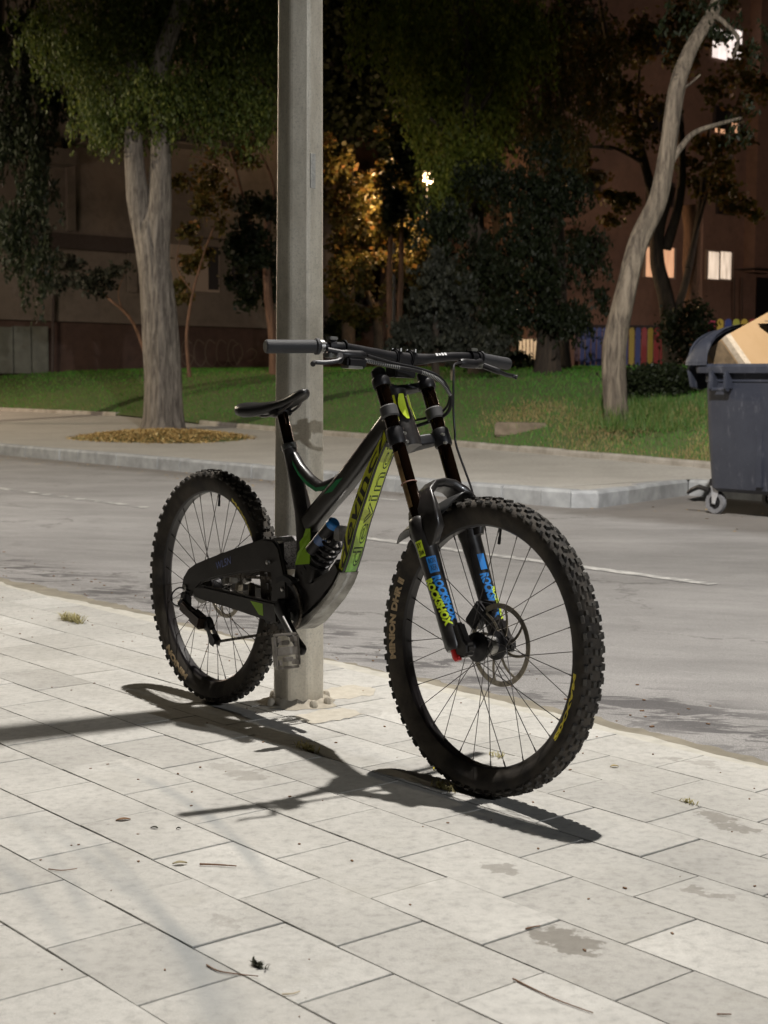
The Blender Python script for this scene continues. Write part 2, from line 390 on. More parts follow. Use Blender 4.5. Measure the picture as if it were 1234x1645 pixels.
# slabs, half bond
TA, TB = .3046, .1985
slab_meshes = []
for k in range(8):
    bm = bmesh.new(); g = .0013 + .0010 * random.random()
    hx, hy = TA / 2 - g * 1.1, TB / 2 - g * .8
    pts = []
    for (x0, y0, x1, y1) in ((-hx, -hy, hx, -hy), (hx, -hy, hx, hy), (hx, hy, -hx, hy), (-hx, hy, -hx, -hy)):
        for q in range(6):
            f = q / 6; jx, jy = random.uniform(-.0005, .0005), random.uniform(-.0004, .0004)
            pts.append((x0 + (x1 - x0) * f + jx, y0 + (y1 - y0) * f + jy))
    top = [bm.verts.new((x - math.copysign(.0006 + .0006 * random.random(), x) * (abs(x) > hx * .9), y - math.copysign(.0005 + .0007 * random.random(), y) * (abs(y) > hy * .9), 0)) for x, y in pts]; low = [bm.verts.new((x, y, -.0018)) for x, y in pts]; bot = [bm.verts.new((x, y, -.03)) for x, y in pts]
    bm.faces.new(top)
    for A, B in ((top, low), (low, bot)):
        for q in range(len(pts)): bm.faces.new((A[q], B[q], B[(q + 1) % len(pts)], A[(q + 1) % len(pts)]))
    bmesh.ops.recalc_face_normals(bm, faces=bm.faces)
    me = bpy.data.meshes.new('paving_slab'); bm.to_mesh(me); bm.free(); me.materials.append(m_slab); slab_meshes.append(me)
cands = []
def proj(p):
    d = p - CO; z = d.dot(cF)
    return (617 + FPX * d.dot(cR) / z, 822.5 - FPX * d.dot(cU) / z, z) if z > .3 else None
yaw = math.atan2(eS.y, eS.x)
for v in range(-14, 8):
    for u in range(-60, 14):
        uu = u + (.5 if v % 2 else 0.) + 0.0
        c = SN((uu + (0.5 if False else 0)) * TA, (v + .5) * TB)
        c = SN((uu) * TA + (TA * .5 if v % 2 else TA * 0), (v + .5) * TB) if False else SN(uu * TA, (v + .5) * TB)
        q = proj(c)
        if q is None or q[0] < -350 or q[0] > 1600 or q[1] > 1950 or q[2] > 11.5: continue
        vis = -60 < q[0] < 1294 and q[1] < 1720
        cands.append(((0 if vis else 1), q[2], c, u, v))
cands.sort(key=lambda a: (a[0], a[1]))
extra = MB()
for i, (_, _, c, u, v) in enumerate(cands):
    dz = random.uniform(-.0009, .0009)
    if i < 298:
        o = bpy.data.objects.new('paving_slab', random.choice(slab_meshes)); COL.objects.link(o); o.parent = pav
        o.location = (c.x, c.y, dz); o.rotation_euler = (random.uniform(-.003, .003), random.uniform(-.003, .003), yaw + random.choice((0, math.pi)) + random.uniform(-.0025, .0025))
    else:
        me = random.choice(slab_meshes); R = Matrix.Translation((c.x, c.y, dz)) @ Matrix.Rotation(yaw, 4, 'Z')
        extra.add([R @ vv.co for vv in me.vertices], [list(p.vertices) for p in me.polygons])
extra.build('paving_slabs', m_slab, pav, smooth=False, kind='stuff')
# ragged mortar edge and sand along the road
def ragged(name, mat, n0, n1, z, z2, amp, seed, s0=-16., s1=3., step=.035, f=1.):
    random.seed(seed); mb = MB(); top = []; fr = []; bk = []; s = s0; a = 0
    while s < s1:
        a = a * .8 + random.uniform(-amp, amp) * .6
        j = a + amp * .8 * math.sin(s * 3.1 * f + seed) * math.sin(s * 1.3 * f)
        bk.append(SN(s, n0, z)); top.append(SN(s, n1 + j, z)); fr.append(SN(s, n1 + j + .012, z2)); s += step * random.uniform(.6, 1.4)
    n = len(bk); mb.add(bk + top + fr, [(i, i + 1, n + i + 1, n + i) for i in range(n - 1)] + [(n + i, n + i + 1, 2 * n + i + 1, 2 * n + i) for i in range(n - 1)])
    return mb
ragged('a', m_mortar, 1.588, 1.645, -.0015, -.03, .018, 3).build('pavement_edge', m_mortar, kind='structure', smooth=False)
ragged('b', m_sand, 1.60, 1.74, -.0125, -.024, .035, 5, f=.7).build('gutter_sand', m_sand, kind='structure', smooth=False)
# lane line: two worn dashes
for (a, b_, n0) in ((-5.42, -2.36, 5.06), (-11.4, -8.4, 5.12)):
    mb = MB(); s = a
    while s < b_:
        e = min(s + .06, b_)
        if a > -7 or random.random() < .42:
            w0 = .05 + random.uniform(-.006, .006)
            mb.add([SN(s, n0 - w0, -.116), SN(e, n0 - w0, -.116), SN(e, n0 + w0, -.116), SN(s, n0 + w0, -.116)], [(0, 1, 2, 3)])
        s = e
    mb.build('lane_line', m_paint, kind='structure', smooth=False)
mb = MB()
for px, py in ((612, 801), (624, 802), (600, 800)):
    p = hit(px, py, lambda s, n: -.116, 8); mb.box(p, (eS, eN, (0, 0, 1)), (.12, .03, .0006))
mb.build('paint_remnant', m_paint, kind='structure', smooth=False)
# far kerb: single stones along a polyline
kp = [SN(-45, 8.1), SN(-6.62, 8.1), SN(-6.30, 8.14), SN(-6.16, 8.34), SN(-6.66, 10.2), SN(5, 10.2)]
kerb = MB(); kroot = sheet('kerb', -45, -7.3, 8.13, 8.22, -.06, m_kerb, kind='structure')
def kerb_run(A, B, L, mat, root, w_, zt, zb, name, zfun=None):
    d = (B - A); n = max(1, round(d.length / L)); d = d / n; side = V((-d.y, d.x, 0)).normalized()
    for i in range(n):
        a = A + d * i + d * (.006 / max(d.length, .01)); b = A + d * (i + 1) - d * (.006 / max(d.length, .01))
        q = side * random.uniform(-.006, .006); mb = MB()
        za = zt + (zfun(a) if zfun else 0); zb_ = zt + (zfun(b) if zfun else 0); j = random.uniform(-.004, .004)
        def sec(p, zt_):
            return [p + q + V((0, 0, zb)), p + q + V((0, 0, zt_ - .025 + j)), p + q + side * .018 + V((0, 0, zt_ + j)), p + q + side * w_ + V((0, 0, zt_ + j)), p + q + side * w_ + V((0, 0, zb))]
        mb.loft([sec(a, za), sec(b, zb_)]); mb.build(name, mat, root, smooth=False)
for i in range(len(kp) - 1):
    L = .5 if i in (0,) else (1.0 if i > 2 else .4)
    A, B = kp[i], kp[i + 1]
    if i == 0:
        M0 = SN(-26, 8.1); mbx = MB(); 
        kerb_run(A, M0, 5., m_kerb, kroot, .15, .032, -.16, 'kerb_stone'); A = M0
    kerb_run(A, B, L, m_kerb, kroot, .15, .032, -.16, 'kerb_stone')
# far sidewalk and grass terrain
def strip(name, n_in, n_out, zf, mat, ds=.5, nseg=10, s0=-90., s1=24., **kw):
    mb = MB(); vs = []; fs = []; S = list(np.arange(s0, s1, ds)); S = sorted([x for x in S if abs(x + 6.7) > .05] + [-6.72, -6.70])
    for s in S:
        a, b = n_in(s), n_out(s)
        for j in range(nseg + 1):
            n = a + (b - a) * (j / nseg) ** 1.6; vs.append(SN(s, n, zf(s, n)))
    m = nseg + 1
    for i in range(len(S) - 1):
        for j in range(nseg): fs.append((i * m + j, (i + 1) * m + j, (i + 1) * m + j + 1, i * m + j + 1))
    mb.add(vs, fs); return mb.build(name, mat, **kw)
def n_in(s): return 8.2 if s < -6.71 else 10.3
strip('far_sidewalk', n_in, lambda s: n_e(s) + .08, lambda s, n: zside(n) - .001 + (0 if n > 8.3 else .0), m_side, kind='structure', nseg=8)
# fill between the slanting kerb return and the sidewalk
mb = MB(); mb.add([SN(-6.6, 8.2, .028), SN(-6.30, 8.24, .028), SN(-6.26, 8.36, .028), SN(-6.78, 10.35, .0295), SN(-6.9, 10.35, .0295), SN(-6.9, 8.2, .028)], [(0, 1, 2, 3, 4, 5)])
mb.build('sidewalk_corner', m_side, kind='structure', smooth=False)
strip('grass_terrain', lambda s: n_e(s) + .02, lambda s: 95., lambda s, n: zg(s, n + .0001) - .02, m_soil, kind='structure', nseg=40, ds=.6)
# grass edging stones
groot = sheet('grass_edging', -40, -15, 20, 20.02, -.3, m_kerb2, kind='structure')
ep = [at_ for at_ in edge_px]
for (x0, x1) in ((-260, 186), (186, 200), (320, 1234)):
    if x0 == 186: continue
    xs = [x for x, y in edge_px if x0 <= x <= x1]; xs = sorted(set(xs + [x0, x1]))
    P_ = [hit(x, float(np.interp(x, [e[0] for e in edge_px], [e[1] for e in edge_px])), lambda s, n: zside(n)) for x in xs]
    for A, B in zip(P_[:-1], P_[1:]):
        kerb_run(V((A.x, A.y, 0)), V((B.x, B.y, 0)), .8, m_kerb2, groot, .10, .075, -.05, 'edging_stone', lambda p: zside(toSN(p)[1]))

# ------------------------------------------------------------------ grass blades
def blades(n, region, hgt, mat, name, seed, wid=.006, zf=zg, **kw):
    r = np.random.default_rng(seed); P = []
    pts = region(r, n)
    n = len(pts); base = np.array(pts, np.float32)
    a = r.uniform(0, 2 * np.pi, n); h = r.uniform(.5, 1.15, n) * hgt; lean = r.uniform(0, .5, n) * h; la = r.uniform(0, 2 * np.pi, n)
    sc_ = np.clip(base[:, 1] / 25, .6, 2.)
    dx = np.cos(a) * wid * sc_; dy = np.sin(a) * wid * sc_
    v = np.zeros((n, 3, 3), np.float32)
    v[:, 0] = base + np.stack([dx, dy, 0 * a], 1); v[:, 1] = base - np.stack([dx, dy, 0 * a], 1)
    v[:, 2] = base + np.stack([np.cos(la) * lean, np.sin(la) * lean, h], 1)
    f = np.arange(n * 3).reshape(n, 3)
    return fastmesh(name, v.reshape(-1, 3), f, mat, **kw)
def view_region(px0, px1, dn0, dn1, prob=None):
    # points on the grass beyond the edge, inside a wedge of view
    def fn(r, n):
        out = []
        for _ in range(n):
            Y = 15.5 + 37 * r.random() ** 1.5; px = r.uniform(px0, px1)
            X = (px - 617) / FPX * Y; s, q = toSN(V((X, Y, 0))); e = n_e(s)
            if q < e + dn0 or q > e + dn1: continue
            if prob and r.random() > prob(px, q - e, X, Y): continue
            out.append((X, Y, zg(s, q) - .02))
        return out
    return fn
def dryness(px, d, X, Y):
    v = 0.
    if px > 760: v = max(0, 1 - abs(d - .9) / 1.5) * min(1, (px - 760) / 120)
    v *= .55 + .6 * math.sin(X * 2.1 + 1) * math.sin(Y * 1.7)
    return min(max(v * 1.6, .0), 1.)
blades(110000, view_region(-200, 1400, .08, 22, lambda px, d, X, Y: 1 - .9 * dryness(px, d, X, Y)), .06, m_grass, 'grass', 1, kind='stuff', label='mown green lawn beyond the far sidewalk', cat='grass')
blades(150000, view_region(740, 1300, .02, 3, lambda px, d, X, Y: dryness(px, d, X, Y)), .05, m_dry, 'dry_grass', 2, wid=.008, kind='stuff', label='dry straw-coloured grass along the edging on the right', cat='dry grass')
blades(3000, view_region(-50, 330, .0, .6), .04, m_dry, 'dry_litter', 4, wid=.01, kind='stuff', label='thin dry litter lying along the left lawn edge', cat='litter')
# ------------------------------------------------------------------ trees
def smooth_path(P, k=6):
    P = [V(p) for p in P]; out = []
    for i in range(len(P) - 1):
        p0 = P[max(i - 1, 0)]; p1 = P[i]; p2 = P[i + 1]; p3 = P[min(i + 2, len(P) - 1)]
        for j in range(k):
            t = j / k; out.append(.5 * ((2 * p1) + (p2 - p0) * t + (2 * p0 - 5 * p1 + 4 * p2 - p3) * t * t + (-p0 + 3 * p1 - 3 * p2 + p3) * t ** 3))
    out.append(P[-1]); return out
def limb(mb, P, r0, r1, n=14, wob=.06, flare=0.):
    Q = smooth_path(P, 7); m = len(Q); base = len(mb.v)
    R = [r0 + (r1 - r0) * (i / (m - 1)) + flare * r0 * math.exp(-i / (m * .05)) for i in range(m)]
    mb.tube(Q, R, n)
    for i in range(m):
        for k in range(n):
            j = base + i * n + k; x, y, z = mb.v[j]; c = Q[i]
            an = 2 * math.pi * k / n
            f = 1 + wob * (math.sin(an * 2 + i * .35) + .6 * math.sin(an * 5 - i * .22)) + (random.uniform(-.02, .02) if n < 40 else .022 * math.sin(an * 17 + 1.3 * math.sin(i * .5)) + .016 * math.sin(an * 29 - 1.1 * math.sin(i * .8 + 2)) + random.uniform(-.008, .008))
            mb.v[j] = (c.x + (x - c.x) * f, c.y + (y - c.y) * f, z)
def leaves(clumps, seed, size, mat, name, parent, droop=0.):
    """clumps: (centre, (rx,ry,rz), count). Leaves are small folded triangles; with droop they hang in strands."""
    r = np.random.default_rng(seed); VV = []
    for c, rad, cnt in clumps:
        c = np.array(c); rad = np.array(rad)
        if droop > 0:
            per = 26; ns = max(1, cnt // per)
            d = r.normal(size=(ns, 3)); d /= np.linalg.norm(d, axis=1)[:, None]
            st = c + d * rad * r.uniform(.35, 1., (ns, 1)); L = r.uniform(.35, 1.1, ns) * droop
            drift = r.normal(size=(ns, 2)) * .12
            k = (np.arange(per) + r.random((ns, per))) / per
            p = st[:, None, :] + np.stack([drift[:, :1] * k, drift[:, 1:] * k, -L[:, None] * k], 2) + r.normal(size=(ns, per, 3)) * .035
            p = p.reshape(-1, 3); n = len(p)
            ax = r.normal(size=(n, 3)) * .45 + np.array([0, 0, -1.])
        else:
            n = cnt; d = r.normal(size=(n, 3)); d /= np.linalg.norm(d, axis=1)[:, None]
            rr = r.uniform(.25, 1., (n, 1)) ** .6
            # break the ball up into sprays
            sp = r.normal(size=(max(6, n // 70), 3)); sp /= np.linalg.norm(sp, axis=1)[:, None]
            idx = r.integers(0, len(sp), n); q = sp[idx] * r.uniform(.45, 1.05, (len(sp), 1))[idx] + r.normal(size=(n, 3)) * .17
            p = c + q * rad; ax = r.normal(size=(n, 3))
        ax /= np.linalg.norm(ax, axis=1)[:, None]
        sd_ = np.cross(ax, r.normal(size=(n, 3))); sd_ /= np.linalg.norm(sd_, axis=1)[:, None] + 1e-9
        s = (size * r.uniform(.6, 1.3, n))[:, None]
        w_ = .22 if droop > 0 else .38
        VV.append(np.stack([p - ax * s * .5, p + sd_ * s * w_, p + ax * s * .5, p - sd_ * s * w_], 1).reshape(-1, 3))
    v = np.concatenate(VV); f = np.arange(len(v)).reshape(-1, 4)
    return fastmesh(name, v, f, mat, parent, k=4)
def pc(px, py, Y): return tuple(atY(px, py, Y))
def clump_px(px, py, Y, rx, rz, n, ry=None):
    k = Y / FPX; return (pc(px, py, Y), (rx * k, (ry or min(rx, rz) * .9) * k, rz * k), n)

# big street tree in the mulch bed
def onside(px, py): return hit(px, py, lambda s, n: zside(n), 12)
B = onside(263, 690); Y1 = B.y
t1 = empty('street_tree', B, 'big grey-barked street tree standing in a bed of yellow wood chips', 'tree')
mb = MB(); 
limb(mb, [B + V((0, 0, -.05)), pc(262, 600, Y1), pc(255, 500, Y1), pc(246, 410, Y1), pc(243, 372, Y1), pc(243, 335, Y1 + .05)], .345, .20, 72, .035, .22)
mb.build('trunk', m_bark1, t1, ang=60)
mb = MB(); limb(mb, [pc(246, 470, Y1), pc(233, 380, Y1 + .02), pc(220, 310, Y1 - .05), pc(214, 220, Y1), pc(218, 120, Y1 + .2), pc(205, -20, Y1 + .4), pc(180, -160, Y1 + .5)], .215, .10, 16)
mb.build('limb', m_bark1, t1, ang=60)
mb = MB(); limb(mb, [pc(254, 450, Y1), pc(254, 385, Y1 - .03), pc(256, 320, Y1 - .05), pc(258, 220, Y1 - .1), pc(256, 110, Y1 - .2), pc(300, -20, Y1 - .3), pc(330, -160, Y1)], .235, .11, 16)
mb.build('limb', m_bark1, t1, ang=60)
for (a, b, c) in (((214, 200), (150, 120), (90, 90)), ((256, 180), (320, 110), (400, 80)), ((256, 120), (200, 40), (130, -30)), ((258, 210), (310, 180), (360, 190))):
    mb = MB(); limb(mb, [pc(*a, Y1), pc(*b, Y1 + .3), pc(*c, Y1 + .5)], .05, .015, 6); mb.build('branch', m_bark3, t1, ang=60)
cl = []
for (x, y, rx, rz, n) in ((180, 110, 90, 90, 4200), (300, 60, 110, 90, 4200), (390, 100, 90, 90, 3600), (250, 160, 70, 40, 2600), (330, 170, 75, 50, 3000), (160, 190, 45, 30, 1300), (215, 30, 110, 70, 3600),
                          (100, 60, 80, 80, 2400), (420, 20, 80, 70, 2400), (265, -60, 220, 90, 5000), (255, 205, 26, 22, 700), (175, 205, 22, 16, 500), (405, 190, 50, 32, 1300)):
    cl.append(clump_px(x, y - 22, Y1 + random.uniform(-.6, .6), rx, rz, int(n * 1.7), 90))
leaves(cl, 21, .085, m_leafA, 'crown', t1, droop=.75)
# wood chip bed: mound of chips
mound = MB(); cs, cn = toSN(onside(255, 703)); vs = []; fs = []; m_ = 26; k_ = 8
for j in range(k_ + 1):
    for i in range(m_):
        a = 2 * math.pi * i / m_; q = j / k_; rs = 1.75 * (1 + .08 * math.sin(3 * a + 1)); rn = 1.15 * (1 + .1 * math.sin(2 * a))
        s, n = cs + rs * q * math.cos(a), cn + rn * q * math.sin(a); vs.append(SN(s, n, zside(n) + .11 * (1 - q * q) - .005))
fs = [(j * m_ + i, j * m_ + (i + 1) % m_, (j + 1) * m_ + (i + 1) % m_, (j + 1) * m_ + i) for j in range(k_) for i in range(m_)]
mound.add(vs, fs); bed = mound.build('mulch_bed', m_soil, label='low mound of yellow wood chips around the big street tree', cat='mulch', kind='stuff')
r = np.random.default_rng(5); n = 9000; a = r.uniform(0, 2 * np.pi, n); q = np.sqrt(r.random(n)) * (1 + .08 * r.normal(size=n)); pts = []
for i in range(n):
    s, nn_ = cs + 1.75 * q[i] * math.cos(a[i]), cn + 1.15 * q[i] * math.sin(a[i]); pts.append(SN(s, nn_, zside(nn_) + .11 * max(0, 1 - q[i] ** 2) + .012 * r.random()))
pts = np.array(pts); ax = r.normal(size=(n, 3)); ax[:, 2] *= .35; ax /= np.linalg.norm(ax, axis=1)[:, None]; sd_ = np.cross(ax, [0, 0, 1.]) ; s_ = r.uniform(.02, .055, n)[:, None]
up_ = np.array([0, 0, .006]) * r.random((n, 1))
v = np.stack([pts - ax * s_, pts + sd_ * s_ * .35 + up_, pts + ax * s_, pts - sd_ * s_ * .35], 1).reshape(-1, 3)
fastmesh('wood_chips', v, np.arange(n * 4).reshape(n, 4), m_chip, bed, k=4, kind='stuff')

# pale leaning tree on the grass
B = at(992, 676); Y2 = B.y
t2 = empty('leaning_tree', B, 'pale-barked tree with a curved leaning trunk left of the rubbish container', 'tree')
mb = MB(); limb(mb, [B + V((.01, 0, -.1)), pc(988, 640, Y2), pc(987, 560, Y2), pc(1003, 480, Y2 - .1), pc(1026, 390, Y2), pc(1057, 320, Y2), pc(1074, 230, Y2), pc(1088, 140, Y2), pc(1112, 75, Y2 + .2), pc(1150, 10, Y2 + .4), pc(1175, -80, Y2 + .5)], .158, .072, 64, .05, .12)
mb.build('trunk', m_bark2, t2, ang=60)
mb = MB(); limb(mb, [pc(1074, 265, Y2), pc(1095, 235, Y2 + .1), pc(1122, 210, Y2 + .2), pc(1190, 190, Y2 + .5)], .055, .02, 8); mb.build('branch', m_bark2, t2, ang=60); mb = MB()
limb(mb, [pc(1086, 150, Y2), pc(1108, 135, Y2), pc(1125, 120, Y2)], .025, .008, 6); mb.build('branch', m_bark2, t2, ang=60); mb = MB()
limb(mb, [pc(1150, 25, Y2 + .3), pc(1185, 60, Y2 + .2), pc(1178, 90, Y2)], .04, .012, 8)
mb.build('branch', m_bark2, t2, ang=60)
leaves([clump_px(1120, 20, Y2 + .5, 90, 50, 500), clump_px(1200, 190, Y2 + .6, 50, 40, 160), clump_px(1215, 60, Y2 + .6, 40, 40, 160)], 33, .08, m_leafB, 'crown', t2, droop=.25)

def tree(name, label, base_px, Y, trunk, r0, r1, clumps, lm, bm_, size, seed, droop=0., limbs=(), group=None):
    if base_px is None: b = V(pc(trunk[0][0], trunk[0][1], Y))
    else: b = at(*base_px) if Y is None else V(pc(base_px[0], base_px[1], Y))
    YY = b.y if Y is None else Y
    s, n = toSN(b); b.z = zg(s, n) - .05
    t = empty(name, b, label, 'tree', group)
    mb = MB(); limb(mb, [b] + [pc(x, y, YY) for x, y in trunk], r0, r1, 12, .05, .15)
    mb.build('trunk', bm_, t, ang=60)
    if limbs:
        for L in limbs:
            mb = MB(); limb(mb, [pc(x, y, YY + (0.1 * i)) for i, (x, y) in enumerate(L[:-1])], L[-1], L[-1] * .3, 7); mb.build('branch', bm_, t, ang=60)
    leaves([clump_px(x, y, YY + random.uniform(-.8, .8), rx, rz, n_) for x, y, rx, rz, n_ in clumps], seed, size, lm, 'crown', t, droop)
    return t
# weeping tree in the middle of the picture (trunk hidden in the dark bush)
tree('weeping_tree', 'tall weeping tree whose green strands hang down at top centre above the handlebar', (770, 585), 29., [(768, 450), (760, 300), (750, 120), (740, -60)], .2, .1,
     [(720, 60, 90, 80, 4200), (780, 140, 60, 80, 3000), (700, 170, 60, 60, 2600), (650, 30, 70, 60, 2200), (790, 30, 70, 60, 3000), (750, 220, 55, 50, 2600), (715, 270, 34, 40, 1300), (600, 0, 60, 60, 1500), (740, -70, 160, 60, 3800), (850, 40, 60, 70, 2200), (700, 110, 70, 60, 2400)],
     leaf_material('leaf_lime_olive', (.07, .10, .012), (.17, .19, .028), (.28, .28, .05), .45), m_bark3, .11, 41, 1.1, [((760, 300), (720, 220), (680, 180), .07), ((755, 200), (800, 130), (840, 60), .06)])
tree('weeping_tree', 'olive weeping tree hanging over the gap between middle and right, before the dark facade', (905, 600), 30.5, [(900, 480), (893, 330), (880, 180), (862, 60), (820, 20)], .16, .08,
     [(880, 130, 60, 90, 2600), (930, 60, 80, 60, 2600), (905, 210, 50, 50, 1400), (960, 130, 40, 60, 1100), (860, 20, 70, 60, 2000)],
     m_leafC, m_bark3, .11, 42, 1.0, [((870, 100), (900, 40), (960, 30), .05), ((890, 300), (930, 240), (985, 240), .05)])
# broad dark trees
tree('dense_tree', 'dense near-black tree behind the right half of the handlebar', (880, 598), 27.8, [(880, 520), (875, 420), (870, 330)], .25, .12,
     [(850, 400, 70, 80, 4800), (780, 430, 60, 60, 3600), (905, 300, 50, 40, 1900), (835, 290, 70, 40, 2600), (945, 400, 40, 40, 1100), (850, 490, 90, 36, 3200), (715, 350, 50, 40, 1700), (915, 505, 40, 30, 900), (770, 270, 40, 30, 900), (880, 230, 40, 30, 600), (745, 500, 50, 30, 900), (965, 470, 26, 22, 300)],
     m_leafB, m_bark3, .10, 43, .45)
tree('grey_conifer', 'soft grey-green conifer behind the middle of the handlebar', (700, 596), 27., [(700, 540), (702, 470)], .08, .04,
     [(700, 510, 62, 40, 3600), (705, 465, 48, 40, 2600), (735, 550, 66, 36, 3600), (650, 550, 36, 34, 1500), (705, 425, 28, 30, 1000), (790, 555, 30, 30, 1000)],
     m_leafD, m_bark3, .10, 44, .12)
tree('small_dark_tree', 'small dark tree with two bare stems immediately left of the lamp post', (441, 594), 36., [(438, 540), (430, 470), (428, 400), (432, 330)], .12, .07,
     [(410, 400, 42, 50, 1500), (395, 460, 30, 40, 900), (440, 450, 30, 45, 800), (420, 330, 40, 40, 700), (460, 380, 30, 50, 700)],
     m_leafB, m_bark4, .13, 45, 0., [((428, 430), (400, 350), (372, 250), (350, 190), .05), ((430, 380), (440, 300), (410, 230), .05), ((380, 300), (340, 260), (300, 250), .025)])
tree('lit_park_tree', 'park tree with orange-lit foliage and a forked dark trunk just right of the lamp post', (609, 588), 44., [(608, 540), (603, 505), (590, 470), (575, 430)], .17, .08,
     [(575, 400, 45, 50, 1500), (560, 330, 50, 50, 1500), (600, 440, 45, 36, 1100), (545, 450, 30, 40, 700), (615, 340, 50, 45, 1300), (545, 270, 40, 50, 900), (655, 400, 40, 60, 1200), (570, 490, 40, 26, 500)],
     m_leafC, m_bark3, .17, 46, 0., [((605, 510), (612, 470), (628, 430), .07), ((600, 500), (560, 480), (540, 455), .05)])
for k, (px, lab) in enumerate(((625, 'left of the two slim reddish trunks behind the handlebar'), (640, 'right of the two slim reddish trunks behind the handlebar'))):
    tree('slim_tree', lab, (px, 588), 41., [(px + 1, 520), (px + 4 * k, 440), (px + 6, 330)], .085, .06, [(px + 10, 290, 40, 50, 900), (px + 20, 220, 50, 50, 900), (px, 350, 30, 36, 500)], m_leafC if k == 0 else m_leafB, m_bark4, .16, 47 + k, 0.)
# right: dark multi-stemmed tree behind the leaning one
tree('forked_tree', 'dark many-stemmed tree rising behind the leaning pale trunk', (1078, 600), 40., [(1075, 540), (1070, 480), (1056, 420), (1058, 360), (1075, 300)], .22, .18,
     [(1010, 180, 70, 60, 900), (960, 90, 60, 60, 900), (1150, 260, 60, 50, 900), (1190, 140, 60, 60, 700), (1060, 60, 80, 60, 900), (1120, 20, 70, 50, 700), (1180, 330, 40, 30, 400), (930, 280, 50, 30, 500), (980, 330, 50, 30, 500)],
     m_leafC, m_bark3, .17, 50, 0., [((1058, 380), (1040, 280), (1005, 160), (975, 60), (960, -20), .15), ((1070, 400), (1095, 300), (1090, 150), (1075, 0), .15), ((1075, 540), (1105, 440), (1125, 330), (1140, 200), .13), ((1030, 260), (980, 236), (915, 240), .06),
      ((990, 110), (950, 60), (890, 50), .06), ((1105, 430), (1130, 330), (1190, 150), .08), ((1020, 250), (1025, 160), (1030, 60), .07)])
tree('broken_trunk', 'thick reddish trunk section half hidden behind the leaning tree', (1118, 598), 42., [(1116, 520), (1112, 440), (1114, 380), (1112, 330)], .20, .30, [(1120, 290, 40, 30, 300)], m_leafC, m_bark4, .16, 51, 0.)
# dark trees at the left side
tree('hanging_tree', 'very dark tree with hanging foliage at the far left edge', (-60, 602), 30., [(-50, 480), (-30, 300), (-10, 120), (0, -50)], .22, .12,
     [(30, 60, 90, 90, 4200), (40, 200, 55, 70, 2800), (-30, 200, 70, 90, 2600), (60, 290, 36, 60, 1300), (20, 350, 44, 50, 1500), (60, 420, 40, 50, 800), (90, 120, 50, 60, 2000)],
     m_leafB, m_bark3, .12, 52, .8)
tree('young_tree', 'thin young tree with sparse foliage left of the big trunk', (244, 603), 38., [(215, 520), (170, 475), (140, 440)], .05, .02,
     [(140, 440, 50, 30, 600), (90, 430, 50, 40, 700), (190, 440, 30, 24, 260), (60, 400, 40, 40, 400)], m_leafD, m_bark4, .13, 53, 0., [((200, 505), (190, 470), (205, 430), .02), ((170, 475), (120, 460), (80, 440), .02)])
tree('young_tree', 'thin young tree with sparse foliage right of the big trunk', (305, 600), 37., [(300, 540), (310, 470), (330, 400)], .05, .02,
     [(330, 420, 36, 30, 420), (300, 300, 50, 40, 500), (350, 330, 40, 50, 600), (290, 470, 24, 30, 260), (370, 260, 50, 40, 500), (300, 380, 24, 24, 300)], m_leafC, m_bark4, .13, 54, 0., [((310, 470), (285, 430), (290, 380), .02), ((330, 400), (350, 340), (345, 280), .025)])
# background wood closing the middle of the view
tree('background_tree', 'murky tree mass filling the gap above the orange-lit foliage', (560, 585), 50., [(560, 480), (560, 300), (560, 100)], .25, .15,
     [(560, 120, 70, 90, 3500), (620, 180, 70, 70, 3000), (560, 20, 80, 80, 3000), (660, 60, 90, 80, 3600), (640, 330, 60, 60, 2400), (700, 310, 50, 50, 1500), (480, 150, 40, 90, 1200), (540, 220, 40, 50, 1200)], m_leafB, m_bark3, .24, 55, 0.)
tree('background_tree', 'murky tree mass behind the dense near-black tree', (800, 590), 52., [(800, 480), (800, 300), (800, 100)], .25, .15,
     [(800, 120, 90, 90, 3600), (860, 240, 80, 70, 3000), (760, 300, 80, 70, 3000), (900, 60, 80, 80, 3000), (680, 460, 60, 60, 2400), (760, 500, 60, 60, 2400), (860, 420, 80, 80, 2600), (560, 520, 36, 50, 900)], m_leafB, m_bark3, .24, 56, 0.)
# low shrubs
def shrub(label, px, py, rx, rz, n, mat, seed, size=.10, Y=None, name='shrub'):
    b = at(px, py) if Y is None else V(pc(px, py, Y)); YY = b.y; s, q = toSN(b); b.z = zg(s, q)
    t = empty(name, b, label, 'shrub'); mb = MB()
    k = YY / FPX
    for _ in range(5):
        a = random.uniform(-1, 1); limb(mb, [b + V((a * .1, 0, -.05)), b + V((a * .3 * rx * k, .05, rz * k * .6)), b + V((a * rx * k * .8, 0, rz * k * 1.4))], .018, .006, 5)
    mb.build('stems', m_bark3, t)
    leaves([((b.x, b.y, b.z + rz * k), (rx * k, min(rx, rz) * k, rz * k), n)], seed, size, mat, 'foliage', t)
shrub('low clipped hedge between leaning tree and container', 1050, 640, 62, 26, 9000, m_leafB, 60, .055)
shrub('bushy dark shrub in front of the coloured fence', 1105, 600, 46, 55, 3000, m_leafB, 61, .09, 33.)
shrub('small sprawling shrub right of the wooden stake', 800, 612, 60, 14, 1500, m_leafB, 62, .08, 30.)
M_TALL = leaf_material('tall_grass_blade', (.035, .085, .015), (.08, .15, .03), (.2, .18, .07), .3)
